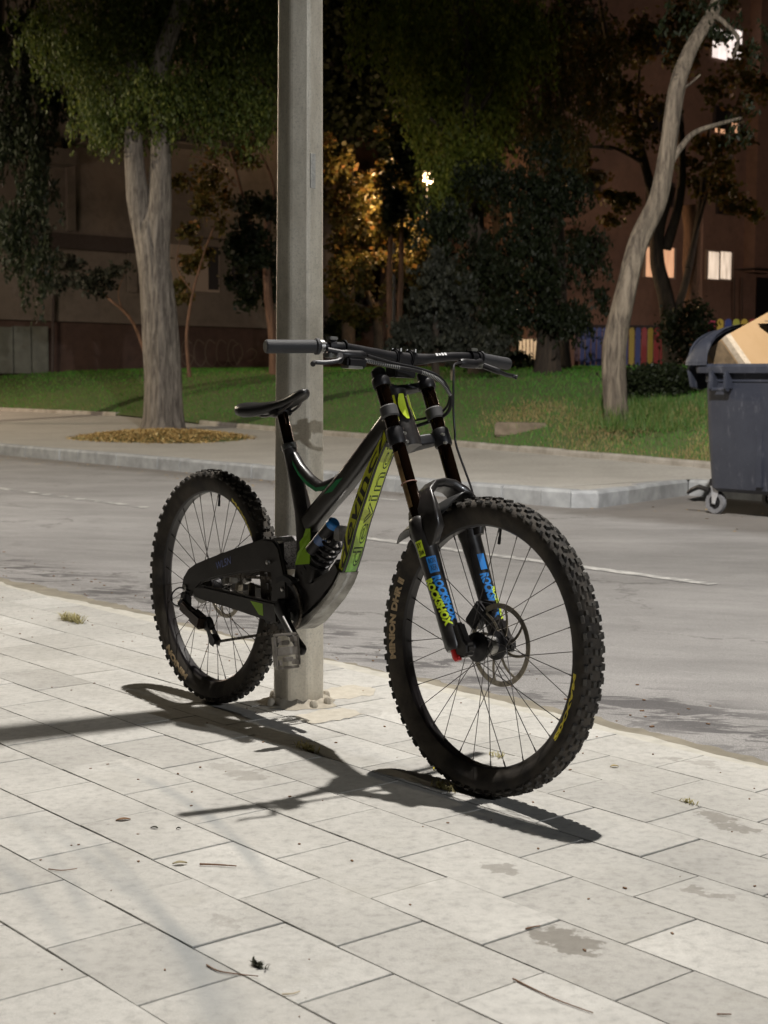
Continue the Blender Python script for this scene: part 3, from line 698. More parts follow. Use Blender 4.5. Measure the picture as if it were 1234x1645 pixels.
blades(6000, lambda r, n: [(p.x + r.normal() * .5, p.y + r.normal() * .35, zg(*toSN(V((p.x, p.y, 0)))) - .03) for p in [at(r.uniform(1020, 1112), r.uniform(640, 690)) for _ in range(n)]], .13, M_TALL, 'tall_grass', 9, wid=.006, kind='stuff', label='tall unmown grass against the left side of the container', cat='tall grass')

# ------------------------------------------------------------------ buildings
def wallframe(px, Y):
    p = atY(px, 611, Y); return V((p.x, p.y, 0))
def wall_pt(P0, px, py, off=0.):
    """point on the vertical plane through P0 along eN (face normal eS) seen at that pixel; off metres proud of it"""
    d = ray(px, py); nrm = V((eS.x, eS.y, 0)); t = ((P0 - CO).dot(nrm) + off) / d.dot(nrm); return CO + d * t
def wbox(mb, P0, x0, y0, x1, y1, d0, d1, mi=0):
    a = wall_pt(P0, x0, y0); c = wall_pt(P0, x1, y1)
    n0 = (a - P0).dot(eN); n1 = (c - P0).dot(eN); zt, zb = a.z, c.z
    mid = P0 + eN * ((n0 + n1) / 2) + eS * ((d0 + d1) / 2); mid.z = (zt + zb) / 2
    mb.box(mid, (eN, eS, (0, 0, 1)), (abs(n1 - n0) / 2, abs(d1 - d0) / 2, abs(zt - zb) / 2), mi)
m_wallL = ground_material('render_beige', (.125, .105, .092), (.16, .135, .12), (.10, .083, .073), .5, 3, .9)
m_wallR = ground_material('render_brown', (.17, .105, .082), (.21, .13, .105), (.13, .085, .07), .5, 3, .9)
m_plinth = ground_material('plinth_red_brown', (.055, .032, .027), (.075, .044, .036), (.04, .024, .02), .6, 4, .85)
m_ledge = M('dark_ledge', (.05, .036, .034), .7, var=.3); m_void = M('unlit_room', (.012, .010, .012), .6, spec=.3)
m_shut = M('shutter_slat', (.26, .21, .17), .45, var=.2); m_mdoor = M('grey_metal_door', (.13, .14, .125), .5, var=.3, vscale=3)
m_graf = M('graffiti_spray', (.13, .105, .08), .9)
m_litw = M('lit_room_warm', (.8, .6, .4), .6, em=(1., .58, .32), ems=1.0); m_litc = M('lit_curtain', (.8, .75, .68), .8, em=(1., .80, .62), ems=1.0)
m_frame = M('window_frame_pale', (.32, .26, .22), .6)
def litglow(name, col, lo, hi, sc_=(9, 9, 1.2)):
    m = bpy.data.materials.new(name); m.use_nodes = True; t, b = T(m)
    mp = t.nodes.new('ShaderNodeMapping'); mp.inputs['Scale'].default_value = sc_; t.links.new(pos(t), mp.inputs[0])
    r = ramp(t, noise(t, 1., 4, .6, vec=mp.outputs[0]), [(.3, lo), (.7, hi)])
    b.inputs['Base Color'].default_value = (.6, .5, .4, 1); b.inputs['Emission Color'].default_value = (*col, 1); t.links.new(r, b.inputs['Emission Strength']); return m
m_curt = litglow('glowing_curtain', (1., .80, .62), .45, 1.05); m_warmroom = litglow('glowing_room', (1., .50, .27), .45, .85); m_topwin = litglow('bright_window', (1., .86, .80), .7, 1.5)
P0 = wallframe(0, 45.)
bl = empty('apartment_block', wall_pt(P0, 200, 600), 'beige apartment block on the left with a dark red plinth and graffiti', 'building')
mb = MB(); a = wall_pt(P0, -420, 522); c = wall_pt(P0, 536, 522)
n0, n1 = (a - P0).dot(eN), (c - P0).dot(eN)
mb.box(P0 + eN * ((n0 + n1) / 2) - eS * 6 + V((0, 0, 2.75 + 9)), (eN, eS, (0, 0, 1)), ((n1 - n0) / 2, 6, 9.05))
mb.build('wall', m_wallL, bl, smooth=False)
mb = MB(); mb.box(P0 + eN * ((n0 + n1) / 2) - eS * 6.12 + V((0, 0, 1.1)), (eN, eS, (0, 0, 1)), ((n1 - n0) / 2 - .05, 6, 1.62)); mb.build('plinth', m_plinth, bl, smooth=False)
mb = MB(); wbox(mb, P0, -300, 372, 212, 384, -.02, .22); wbox(mb, P0, 280, 380, 400, 388, -.02, .12); mb.build('ledge', m_ledge, bl, smooth=False)
for (x0, x1) in ((112, 212), (262, 350), (-260, 100)):
    mb = MB(); wbox(mb, P0, x0, 232, x1, 246, -.02, .9); mb.build('balcony', m_wallL, bl, smooth=False)
mb = MB(); wbox(mb, P0, 104, 214, 118, 372, -.02, .16); mb.build('pilaster', m_wallL, bl, smooth=False)
mb = MB(); wbox(mb, P0, 204, 392, 218, 470, -.02, .10); mb.build('pilaster', m_wallL, bl, smooth=False)
for (x0, y0, x1, y1) in ((120, 216, 200, 230), (356, 216, 400, 252), (280, 214, 320, 232), (372, 396, 420, 470)):
    mb = MB(); wbox(mb, P0, x0, y0, x1, y1, -.02, .03); mb.build('window', m_void, bl, smooth=False)
mb = MB(); wbox(mb, P0, 272, 392, 352, 470, -.02, .03); wf = mb.build('window', m_frame, bl, smooth=False)
y = 396
while y < 466:
    mb = MB(); wbox(mb, P0, 276, y, 330, y + 3.2, .02, .075); mb.build('shutter_slat', m_shut, wf, smooth=False); y += 4.6
mb = MB(); wbox(mb, P0, 334, 396, 350, 466, .01, .05); mb.build('pane', m_void, wf, smooth=False)
for (x0, x1) in ((-30, 21), (22, 50), (51, 78)):
    mb = MB(); wbox(mb, P0, x0, 524, x1, 600, -.2, .03); mb.build('metal_door', m_mdoor, bl, smooth=False, bevel=.01)
mb = MB(); a = wall_pt(P0, 86, 470, .12); b_ = wall_pt(P0, 84, 600, .12); mb.tube([a, b_], .05, 8); mb.build('drainpipe', m_ledge, bl)
# graffiti: round outlined letters sprayed on the plinth
def stroke(pts, w_=.03):
    mb = MB()
    Q = smooth_path([wall_pt(P0, x, y, -.112) for x, y in pts], 6)
    for a, b in zip(Q[:-1], Q[1:]):
        d = (b - a).normalized(); s_ = eS.cross(d).normalized() * w_ / 2; mb.add([a - s_, b - s_, b + s_, a + s_], [(0, 1, 2, 3)])
    mb.build('graffiti_stroke', m_graf, bl, smooth=False)
for x in (292, 312, 330, 348, 366):
    stroke([(x + 16, 552), (x + 6, 546), (x, 560), (x + 2, 580), (x + 12, 588), (x + 20, 574)])
stroke([(288, 572), (300, 568), (312, 574)]); stroke([(384, 552), (374, 560), (380, 584), (390, 570), (386, 552)]); stroke([(396, 566), (404, 560), (412, 566), (408, 576), (398, 580)])

P1 = wallframe(1000, 54.)
br = empty('apartment_block', wall_pt(P1, 1050, 590), 'tall brown apartment block on the right with a few lit windows', 'building')
mb = MB(); a = wall_pt(P1, 846, 522); c = wall_pt(P1, 1500, 522); n0, n1 = (a - P1).dot(eN), (c - P1).dot(eN)
mb.box(P1 + eN * ((n0 + n1) / 2) - eS * 7 + V((0, 0, 12)), (eN, eS, (0, 0, 1)), ((n1 - n0) / 2, 7, 12.1)); mb.build('wall', m_wallR, br, smooth=False)
def window(bld, P, x0, y0, x1, y1, glass, nsp=2, gap=.18):
    mb = MB(); wbox(mb, P, x0 - 2, y0 - 2, x1 + 2, y1 + 2, -.02, .05); f = mb.build('window', m_frame if glass is not m_void else m_ledge, bld, smooth=False)
    w_ = (x1 - x0) / nsp
    for i in range(nsp):
        mb = MB(); wbox(mb, P, x0 + w_ * i + w_ * gap / 2, y0 + 1, x0 + w_ * (i + 1) - w_ * gap / 2, y1 - 1, .045, .062); mb.build('pane', glass, f, smooth=False)
    return f
window(br, P1, 1135, 403, 1174, 450, m_curt, 2, .22); window(br, P1, 1035, 396, 1082, 447, m_warmroom, 2, .16)
window(br, P1, 1143, 44, 1190, 98, m_topwin, 2, .1)
f = window(br, P1, 1147, 170, 1190, 216, m_void, 2)
mb = MB(); wbox(mb, P1, 1147, 206, 1162, 215, .06, .075); wbox(mb, P1, 1168, 196, 1182, 214, .06, .075); mb.build('lit_gap', m_warmroom, f, smooth=False)
for (x0, y0, x1, y1) in ((1152, 305, 1176, 345), (1040, 290, 1080, 332), (1036, 170, 1076, 215), (930, 380, 965, 425), (930, 270, 962, 312), (930, 150, 960, 195), (1040, 40, 1078, 90), (1222, 290, 1260, 345)):
    window(br, P1, x0, y0, x1, y1, m_void)
mb = MB(); wbox(mb, P1, 1208, -60, 1222, 440, -.02, .5); mb.build('pilaster', m_wallR, br, smooth=False)
mb = MB(); wbox(mb, P1, 1178, 432, 1300, 443, -.02, 1.1); mb.build('canopy', m_ledge, br, smooth=False)
mb = MB(); wbox(mb, P1, 1215, 445, 1300, 588, -.02, .05); mb.build('entrance', m_void, br, smooth=False)
for x in (1180, 1192): 
    mb = MB(); mb.tube([wall_pt(P1, x, 446, .2), wall_pt(P1, x, 560, .2)], .03, 6); mb.build('drainpipe', m_ledge, br)
# dark far building closing the middle
P2 = wallframe(700, 72.); mb = MB(); mb.box(P2 - eS * 5 + V((0, 0, 8)), (eN, eS, (0, 0, 1)), (16, 4, 9), 0)
bm2 = mb.build('far_block', m_wallR, smooth=False, label='dark far block glimpsed between the trees behind the handlebar', cat='building')

# coloured playground fence: every slat its own piece
cols = {k: M('slat_' + k, c, .45) for k, c in dict(blue=(.02, .035, .22), red=(.42, .02, .02), yellow=(.55, .36, .02), pink=(.55, .03, .09), lime=(.42, .42, .03), plum=(.10, .03, .05)).items()}
def slat_fence(label, xs, y0, y1, Y, pat, group=None, rail=True):
    b = V(pc((xs[0] + xs[-1]) / 2, y1, Y)); t = empty('playground_fence', b, label, 'fence', group)
    w_ = (xs[1] - xs[0])
    for i, x in enumerate(xs):
        k = pat[i % len(pat)]
        if k is None: continue
        a, c = atY(x, y0, Y), atY(x, y1, Y); h = w_ * .40 * Y / FPX
        poly = [(-h, 0), (h, 0), (h, a.z - c.z - h)] + [(h * math.cos(q), a.z - c.z - h + h * math.sin(q)) for q in (.5, 1.05, 1.57, 2.1, 2.64)] + [(-h, a.z - c.z - h)]
        mb = MB(); mb.prism(poly, lambda X, y_, Z, c=c: c + V((X, y_, Z)), -.012, .012); mb.build('slat', cols[k], t, smooth=False)
    if rail:
        for yy in (y0 + (y1 - y0) * .25, y0 + (y1 - y0) * .8):
            mb = MB(); a, c = atY(xs[0] - 3, yy, Y + .03), atY(xs[-1] + 3, yy, Y + .03); mb.box((a + c) / 2, ((1, 0, 0), (0, 1, 0), (0, 0, 1)), ((c.x - a.x) / 2, .015, .035)); mb.build('rail', m_ledge, t, smooth=False)
slat_fence('dark blue stretch of playground fence left of the leaning tree', list(range(926, 982, 9)), 526, 592, 40., ['plum', 'blue', 'blue', 'blue', 'blue', 'blue', 'blue'])
slat_fence('red, yellow and blue stretch of playground fence right of the leaning tree', list(range(1004, 1082, 10)), 526, 590, 41., ['blue', 'yellow', 'blue', 'red', 'yellow', 'red', 'red', 'yellow'])
slat_fence('coloured slats of playground fence showing above the container lid', list(range(1142, 1240, 13)), 512, 590, 36., ['pink', 'yellow', 'blue', 'lime', 'yellow', 'red', 'blue', 'lime'])
# playground roof behind fence
b = V(pc(1010, 524, 44.)); mb = MB(); mb.box(b + V((0, 0, -.06)), ((1, .1, 0), (0, 1, 0), (0, 0, 1)), (1.5, .6, .07)); 
for dx in (-1.2, 1.2): mb.box(b + V((dx, 0, -.7)), ((1, 0, 0), (0, 1, 0), (0, 0, 1)), (.05, .05, .65))
mb.build('play_shelter', m_ledge, smooth=False, label='flat dark shelter roof behind the coloured fence', cat='shelter', loc=b)
# lit white slatted panel far behind
m_whites = M('white_slat', (.6, .52, .42), .6)
b = V(pc(858, 577, 46.)); t = empty('slatted_gate', b, 'small pale slatted gate catching light behind the right handgrip', 'gate')
for i in range(9):
    a, c = atY(836 + i * 6, 545, 46.), atY(836 + i * 6, 577, 46.)
    mb = MB(); mb.box((a + c) / 2, ((1, 0, 0), (0, 1, 0), (0, 0, 1)), (.042, .015, (a.z - c.z) / 2)); mb.build('slat', m_whites, t, smooth=False)

# ------------------------------------------------------------------ small park lamps glinting through the leaves, and unseen ones added
def glow(name, c, s_): return M(name, (1, 1, 1), .5, em=c, ems=s_)
def park_lamp(px, py, Y, r_, col, power, es, label):
    p = V(pc(px, py, Y)); s, n = toSN(p); zb = zg(s, n)
    t = empty('park_lamp', V((p.x, p.y, zb)), label, 'lamp')
    mb = MB(); mb.tube([(p.x, p.y, zb - .1), (p.x, p.y, p.z - r_ * 1.1)], [.06, .035], 8); mb.build('post', m_dark, t)
    mb = MB(); mp = lambda x, y, z: V((p.x + x, p.y + z, p.z + y))
    mb.lathe([(r_ * math.cos(q), r_ * math.sin(q)) for q in np.linspace(-1.57, 1.57, 9)], mp, 14); mb.build('globe', glow('lamp_glow_%d' % px, col, es), t)
    mb = MB(); mb.lathe([(.001, r_ * 1.25), (r_ * 1.1, r_ * 1.05), (r_ * .9, r_ * .98), (.001, r_ * .98)], mp, 14); mb.build('cap', m_dark, t)
    ld = bpy.data.lights.new('park_lamp_light', 'POINT'); ld.energy = power; ld.color = col; ld.shadow_soft_size = r_ * 1.05
    lo = bpy.data.objects.new('park_lamp_light', ld); COL.objects.link(lo); lo.location = p + V((0, -.0, -r_ * 1.6)); attach(lo, t); return t
park_lamp(634, 296, 43.5, .14, (1., .60, .28), 800, 7, 'park lamp with a white glowing globe glinting through leaves, right of the post')
park_lamp(687, 287, 44., .17, (1., .66, .36), 700, 7, 'park lamp glinting through leaves, further right of the first glint')
park_lamp(832, 498, 44., .07, (1., .80, .60), 300, 12, 'small white park lamp above the pale slatted gate')

park_lamp(-430, 345, 33., .16, (1., .74, .56), 1500, 8, 'unseen park lamp added beyond the left edge to light the beige block')  # unseen lamp added to brighten the left facade
park_lamp(1560, 330, 43., .16, (1., .72, .58), 1500, 8, 'unseen park lamp added beyond the right edge to light the brown block')  # unseen lamp added to brighten the right facade
# ------------------------------------------------------------------ street furniture
# wooden stake on the grass
b = V(pc(727, 612, 27.)); s, n = toSN(b); b.z = zg(s, n); mb = MB()
mb.box((b.x, b.y, b.z + .38), ((1, 0, 0), (0, 1, 0), (0, 0, 1)), (.035, .035, .44)); mb.build('wooden_stake', M('weathered_wood', (.22, .18, .12), .9, var=.4), smooth=False, bevel=.006, label='short weathered wooden stake on the lawn behind the front brake hose', cat='stake', loc=b)
# stone step in the grass
b = at(838, 690); mb = MB(); mb.box(b + V((0, .1, .0)), ((1, -.1, 0), (.1, 1, 0), (0, 0, 1)), (.34, .2, .09)); mb.build('stone_block', M('brown_stone', (.20, .155, .11), .9, var=.4, vscale=8, bump=.6), smooth=False, bevel=.02, label='low brown stone block sunk in the grass edge left of the leaning tree', cat='stone', loc=b)

# lamp post 
m_post = bpy.data.materials.new('galvanised_steel'); m_post.use_nodes = True; t_, b_ = T(m_post)
mp = t_.nodes.new('ShaderNodeMapping'); mp.inputs['Scale'].default_value = (1, 1, .22); t_.links.new(pos(t_), mp.inputs[0])
c_ = mix(t_, ramp(t_, noise(t_, 24, 6, .7, vec=mp.outputs[0]), [(.35, 0.), (.65, 1.)]), (.56, .51, .42), (.70, .65, .55))
c_ = mix(t_, ramp(t_, noise(t_, 160, 3, .7), [(.5, 0.), (.75, .5)]), c_, (.25, .24, .21))
c_ = mix(t_, ramp(t_, noise(t_, 3.2, 6, .7), [(.5, 0.), (.72, .55)]), c_, (.24, .21, .16))
sx = t_.nodes.new('ShaderNodeSeparateXYZ'); t_.links.new(pos(t_), sx.inputs[0])
mr = t_.nodes.new('ShaderNodeMapRange'); t_.links.new(math_(t_, 'ADD', sx.outputs[2], math_(t_, 'MULTIPLY', noise(t_, 30, 5), .12)), mr.inputs[0]); mr.inputs[1].default_value = .14; mr.inputs[2].default_value = .05
c_ = mix(t_, math_(t_, 'MULTIPLY', mr.outputs[0], .6), c_, (.42, .38, .31))
t_.links.new(c_, b_.inputs['Base Color']); b_.inputs['Metallic'].default_value = .3; b_.inputs['Roughness'].default_value = .42
setbump(t_, b_, noise(t_, 120, 5, .7), .35, .002)
PX, PY = -.255, 4.533
post = empty('lamp_post', (PX, PY, 0), 'tall tapered eight-sided galvanised street lamp post behind the bicycle', 'lamp post')
mb = MB(); secs = []
for z, w_ in ((0, .1465), (.6, .142), (1.2, .1345), (2.1, .1255), (4., .108), (7.0, .082), (7.25, .080)):
    R = w_ / 2 / math.cos(math.pi / 8); sec = []
    for k in range(8):
        a = math.pi / 8 + k * math.pi / 4 + math.radians(2.)
        # rounded corners: three points each
        for da, f in ((-.10, .985), (0, 1.), (.10, .985)): sec.append(V((PX + R * f * math.cos(a + da), PY + R * f * math.sin(a + da), z)))
    secs.append(sec)
mb.loft(secs); mb.build('shaft', m_post, post, smooth=False)
top = V((PX, PY, 7.2)); dirn = V((LAMP.x - PX, LAMP.y - PY, 0)).normalized()
mb = MB(); mb.tube([top + V((0, 0, -.05)), top + V((0, 0, .16)) + dirn * .08, top + dirn * .45 + V((0, 0, .30)), V((LAMP.x, LAMP.y, 7.52)) - dirn * .25], .03, 12); mb.build('arm', m_post, post)
hx = dirn; hy = V((-dirn.y, dirn.x, 0)); hc = V((LAMP.x, LAMP.y, 7.51))
mb = MB(); secs = []
for q, wd, ht in ((-.34, .05, .03), (-.26, .10, .05), (0, .135, .065), (.22, .12, .05), (.32, .05, .02)):
    secs.append([hc + hx * q + hy * (wd * math.cos(a)) + V((0, 0, max(ht * math.sin(a), -.02))) for a in np.linspace(0, 2 * math.pi, 17)[:-1]])
mb.loft(secs); mb.build('lamp_head', m_dark, post)
mb = MB(); mb.box(hc + V((0, 0, -.03)), (hx, hy, (0, 0, 1)), (.17, .09, .008)); mb.build('lens', glow('lamp_lens', (1, .90, .76), 40), post, smooth=False)
def street_light(p, W, root, col=(1., .955, .895), cone=178, blend=.10, size=.07):
    ld = bpy.data.lights.new('street_lamp_light', 'SPOT'); ld.energy = W; ld.color = col; ld.spot_size = math.radians(cone); ld.spot_blend = blend; ld.shadow_soft_size = size
    ld.use_nodes = True; lt = ld.node_tree; em_ = lt.nodes['Emission']; ge = lt.nodes.new('ShaderNodeNewGeometry'); sp_ = lt.nodes.new('ShaderNodeSeparateXYZ'); lt.links.new(ge.outputs['Incoming'], sp_.inputs[0])
    # the lantern throws most of its light sideways along the road, as street luminaires do
    prof = ramp(lt, math_(lt, 'ABSOLUTE', sp_.outputs[2]), [(0., 0.), (.02, .22), (.06, .5), (.17, .85), (.42, 1.), (.64, .76), (.86, .31), (1., .30)])
    lt.links.new(math_(lt, 'MULTIPLY', prof, 3.3), em_.inputs['Strength'])
    lo = bpy.data.objects.new('street_lamp_light', ld); COL.objects.link(lo); lo.location = p; attach(lo, root)
street_light(V((LAMP.x, LAMP.y, 7.38)), LAMP_W, post)
# sticker on the post, small pen scrawl
mpS = atY(496, 274, 4.462)
m_stick = M('paper_sticker', (.46, .45, .42), .8, var=.35, vscale=120)
fa = math.radians(-90 + 45 + 2); n_ = V((math.cos(fa), math.sin(fa), 0)); tt = V((-n_.y, n_.x, 0))
ap = .1315 / 2; c0 = V((PX, PY, 0)) + n_ * (ap + .002)
zc = atY(496, 274, 4.47).z
mb = MB(); mb.box(V((c0.x, c0.y, zc)) - tt * .014, (tt, V((0, 0, 1)), n_), (.010, .050, .0012)); mb.build('paper_sticker', m_stick, post, smooth=False)
# cover plates' weathered bolts and mortar at the foot
m_foot = M('foot_mortar', (.40, .36, .29), .9, c2=(.28, .25, .20), vscale=30, bump=.8, bscale=120)
mb = MB(); vs = []; random.seed(31)
for j, (rr, zz) in enumerate(((.118, .001), (.104, .006), (.092, .012), (.078, .020), (.06, .024))):
    for i in range(28):
        a = 2 * math.pi * i / 28; f = 1 + random.uniform(-.12, .12) * (1 if j < 3 else .2); vs.append(V((PX + rr * f * math.cos(a), PY + rr * f * math.sin(a), zz * (1 + random.uniform(-.3, .3)))))
mb.add(vs, [(j * 28 + i, j * 28 + (i + 1) % 28, (j + 1) * 28 + (i + 1) % 28, (j + 1) * 28 + i) for j in range(4) for i in range(28)]); mb.build('foot_mortar', m_foot, post)
for a in (35, 145, 215, 300, 335):
    q = V((PX + .098 * math.cos(math.radians(a)), PY + .098 * math.sin(math.radians(a)), .02)); mb = MB()
    mb.lathe([(.001, .004), (.007, .003), (.011, -.003), (.013, -.015), (.013, -.02)], lambda x, y, z, q=q: q + V((x, z, y)), 8); mb.build('anchor_bolt', m_foot, post)
# crumbling mortar patch right of the post
m_patch = M('mortar_patch', (.49, .455, .385), .9, c2=(.42, .385, .32), vscale=30, bump=.8, bscale=150)
for pts, nm in (([(518, 1108), (560, 1100), (602, 1106), (600, 1116), (560, 1122), (520, 1126)], 'a'), ([(470, 1150), (520, 1140), (560, 1138), (585, 1146), (545, 1156), (500, 1163)], 'b')):
    P_ = []
    for i in range(len(pts)):
        a, b = pts[i], pts[(i + 1) % len(pts)]
        for q in range(5):
            x = a[0] + (b[0] - a[0]) * q / 5 + random.uniform(-2.5, 2.5); y = a[1] + (b[1] - a[1]) * q / 5 + random.uniform(-1.5, 1.5)
            d = ray(x, y); P_.append(CO + d * (-(CAM_H - .0016) / d.z))
    c = sum(P_, V()) / len(P_); mb = MB(); mb.add([c + V((0, 0, .001))] + P_, [(0, i + 1, (i + 1) % len(P_) + 1) for i in range(len(P_))]); mb.build('mortar_patch', m_patch, kind='structure')
# unseen neighbour lamps added to the row for extra light, 24 m apart
def copy_post(ds, label, W, col):
    off = eS * ds; r0 = post.copy(); COL.objects.link(r0); r0.location = post.location + off; r0['label'] = label; r0['group'] = 'row of street lamps'
    for ch in list(post.children):
        if ch.type == 'LIGHT' or ch.name.startswith(('paper', 'anchor', 'foot')): continue
        c = ch.copy(); COL.objects.link(c); c.parent = r0; c.matrix_parent_inverse = ch.matrix_parent_inverse.copy()
    street_light(V((LAMP.x, LAMP.y, 7.38)) + off, W, r0, col)
post['group'] = 'row of street lamps'
copy_post(-24, 'unseen street lamp post added to the left along the pavement', 1500, (1., .86, .64))  # added out of view to brighten the far sidewalk
copy_post(22, 'unseen street lamp post added to the right along the pavement', 1900, (.93, .96, 1.))  # added out of view as fill for the camera-side faces

# ------------------------------------------------------------------ rubbish container with a cardboard box
m_bin = bpy.data.materials.new('container_plastic'); m_bin.use_nodes = True; t_, b_ = T(m_bin)
c_ = mix(t_, ramp(t_, noise(t_, 2.5, 6, .65), [(.35, 0.), (.7, 1.)]), (.021, .024, .036), (.034, .038, .052))
mp = t_.nodes.new('ShaderNodeMapping'); mp.inputs['Scale'].default_value = (1, 1, .3); t_.links.new(pos(t_), mp.inputs[0])
c_ = mix(t_, ramp(t_, noise(t_, 14, 8, .8, vec=mp.outputs[0]), [(.56, 0.), (.75, .65)]), c_, (.17, .17, .19))
c_ = mix(t_, ramp(t_, noise(t_, 60, 4, .8), [(.66, 0.), (.74, .7)]), c_, (.28, .28, .28))
t_.links.new(c_, b_.inputs['Base Color']); b_.inputs['Roughness'].default_value = .48; setbump(t_, b_, noise(t_, 30, 5, .6), .3, .004)
m_card = bpy.data.materials.new('cardboard'); m_card.use_nodes = True; t_, b_ = T(m_card)
c_ = mix(t_, ramp(t_, noise(t_, 2.5, 5, .6), [(.35, 0.), (.7, 1.)]), (.42, .275, .145), (.36, .23, .11))
t_.links.new(c_, b_.inputs['Base Color']); b_.inputs['Roughness'].default_value = .85; setbump(t_, b_, noise(t_, 8, 5, .6), .3, .01)
S0, N0 = -5.30, 8.56; RZ = 1.14; LB, DB = 1.37, 1.05
bn = empty('rubbish_container', SN(S0 + LB / 2, N0 + DB / 2, -.12), 'dark grey four-wheeled rubbish container with a torn-open lid at the right edge', 'container')
def bsec(z, tp, ins=0.):
    # rounded rectangle, taper tp
    a, b = LB / 2 - tp - ins, DB / 2 - tp - ins; r_ = .09; out = []
    for cx, cy, a0 in ((a - r_, b - r_, 0), (-a + r_, b - r_, 90), (-a + r_, -b + r_, 180), (a - r_, -b + r_, 270)):
        for q in (0, 30, 60, 90):
            an = math.radians(a0 + q); out.append(SN(S0 + LB / 2 + cx + r_ * math.cos(an), N0 + DB / 2 + cy + r_ * math.sin(an), z))
    return out
mb = MB(); zb = .075
mb.loft([bsec(zb, .115), bsec(zb + .03, .085), bsec(.6, .055), bsec(RZ - .16, .04), bsec(RZ - .15, .03), bsec(RZ - .02, .03), bsec(RZ - .02, .05), bsec(.65, .10), bsec(zb + .05, .14)], cap=True); mb.build('body', m_bin, bn, ang=30)
mb = MB(); mb.loft([bsec(RZ - .07, .03), bsec(RZ - .08, -.022), bsec(RZ - .03, -.028), bsec(RZ - .005, -.005), bsec(RZ - .004, .04), bsec(RZ - .03, .05)], cap=False); mb.build('rim', m_bin, bn, ang=30)
# reinforcement ribs and the front handle bracket
for u in (.62, .98):
    mb = MB(); mb.box(SN(S0 + u, N0 + .075, .55), (eS, eN, (0, 0, 1)), (.03, .02, .42)); mb.build('rib', m_bin, bn, bevel=.006)
for u in (.185, .335):
    mb = MB(); mb.box(SN(S0 + u, N0 - .005, RZ - .14), (eS, eN, (0, 0, 1)), (.017, .045, .075)); mb.build('handle_bracket', m_bin, bn, bevel=.008)
mb = MB(); mb.tube([SN(S0 + .17, N0 - .02, RZ - .215), SN(S0 + .35, N0 - .02, RZ - .215)], .016, 10); mb.build('handle', m_bin, bn)
mb = MB(); mb.tube([SN(S0 - .01, N0 + .2, RZ - .12), SN(S0 - .06, N0 + .2, RZ - .12), SN(S0 - .06, N0 + .75, RZ - .12), SN(S0 - .01, N0 + .75, RZ - .12)], .02, 10); mb.build('handle', m_bin, bn)
# domed lid over the rear part
def lidpt(u, v, k=1.):
    # u along 0..1, v from front lip (0) to rear rim (1)
    L0, L1 = -.085, LB + .085; x = L0 + (L1 - L0) * u; e = max(0., 1 - abs(2 * u - 1) ** 14) ** .5
    a = math.pi * v; y = DB / 2 + (DB / 2 + .04) * (-math.cos(a)); z = .335 * math.sin(min(a, math.pi)) ** .8 * e * k
    return SN(S0 + x, N0 + y, RZ + z + .004)
mb = MB(); nu, nv = 36, 14
outer = [[lidpt(.5 - .5 * math.cos(math.pi * i / nu), j / nv) for i in range(nu + 1)] for j in range(nv + 1)]
inner = [[p - V((0, 0, .02)) for p in row] for row in outer]
vs = [p for r_ in outer for p in r_] + [p for r_ in inner for p in r_]; off = (nu + 1) * (nv + 1); fs = []
for j in range(nv):
    for i in range(nu):
        if j < 7 and i > 8: continue
        a = j * (nu + 1) + i; fs.append((a, a + 1, a + nu + 2, a + nu + 1)); fs.append((off + a, off + a + nu + 1, off + a + nu + 2, off + a + 1))
mb.add(vs, fs); mb.build('lid', m_bin, bn, ang=40)
mb = MB(); poly = []
for k in range(19):
    a = math.pi * k / 18; poly.append((DB / 2 - (DB / 2 + .035) * math.cos(a), RZ + .300 * math.sin(a) ** .8))
mb.prism([(x, z) for x, z in poly], lambda x, y, z: SN(S0 + y, N0 + x, z), -.060, -.045); mb.build('lid_end', m_bin, bn)
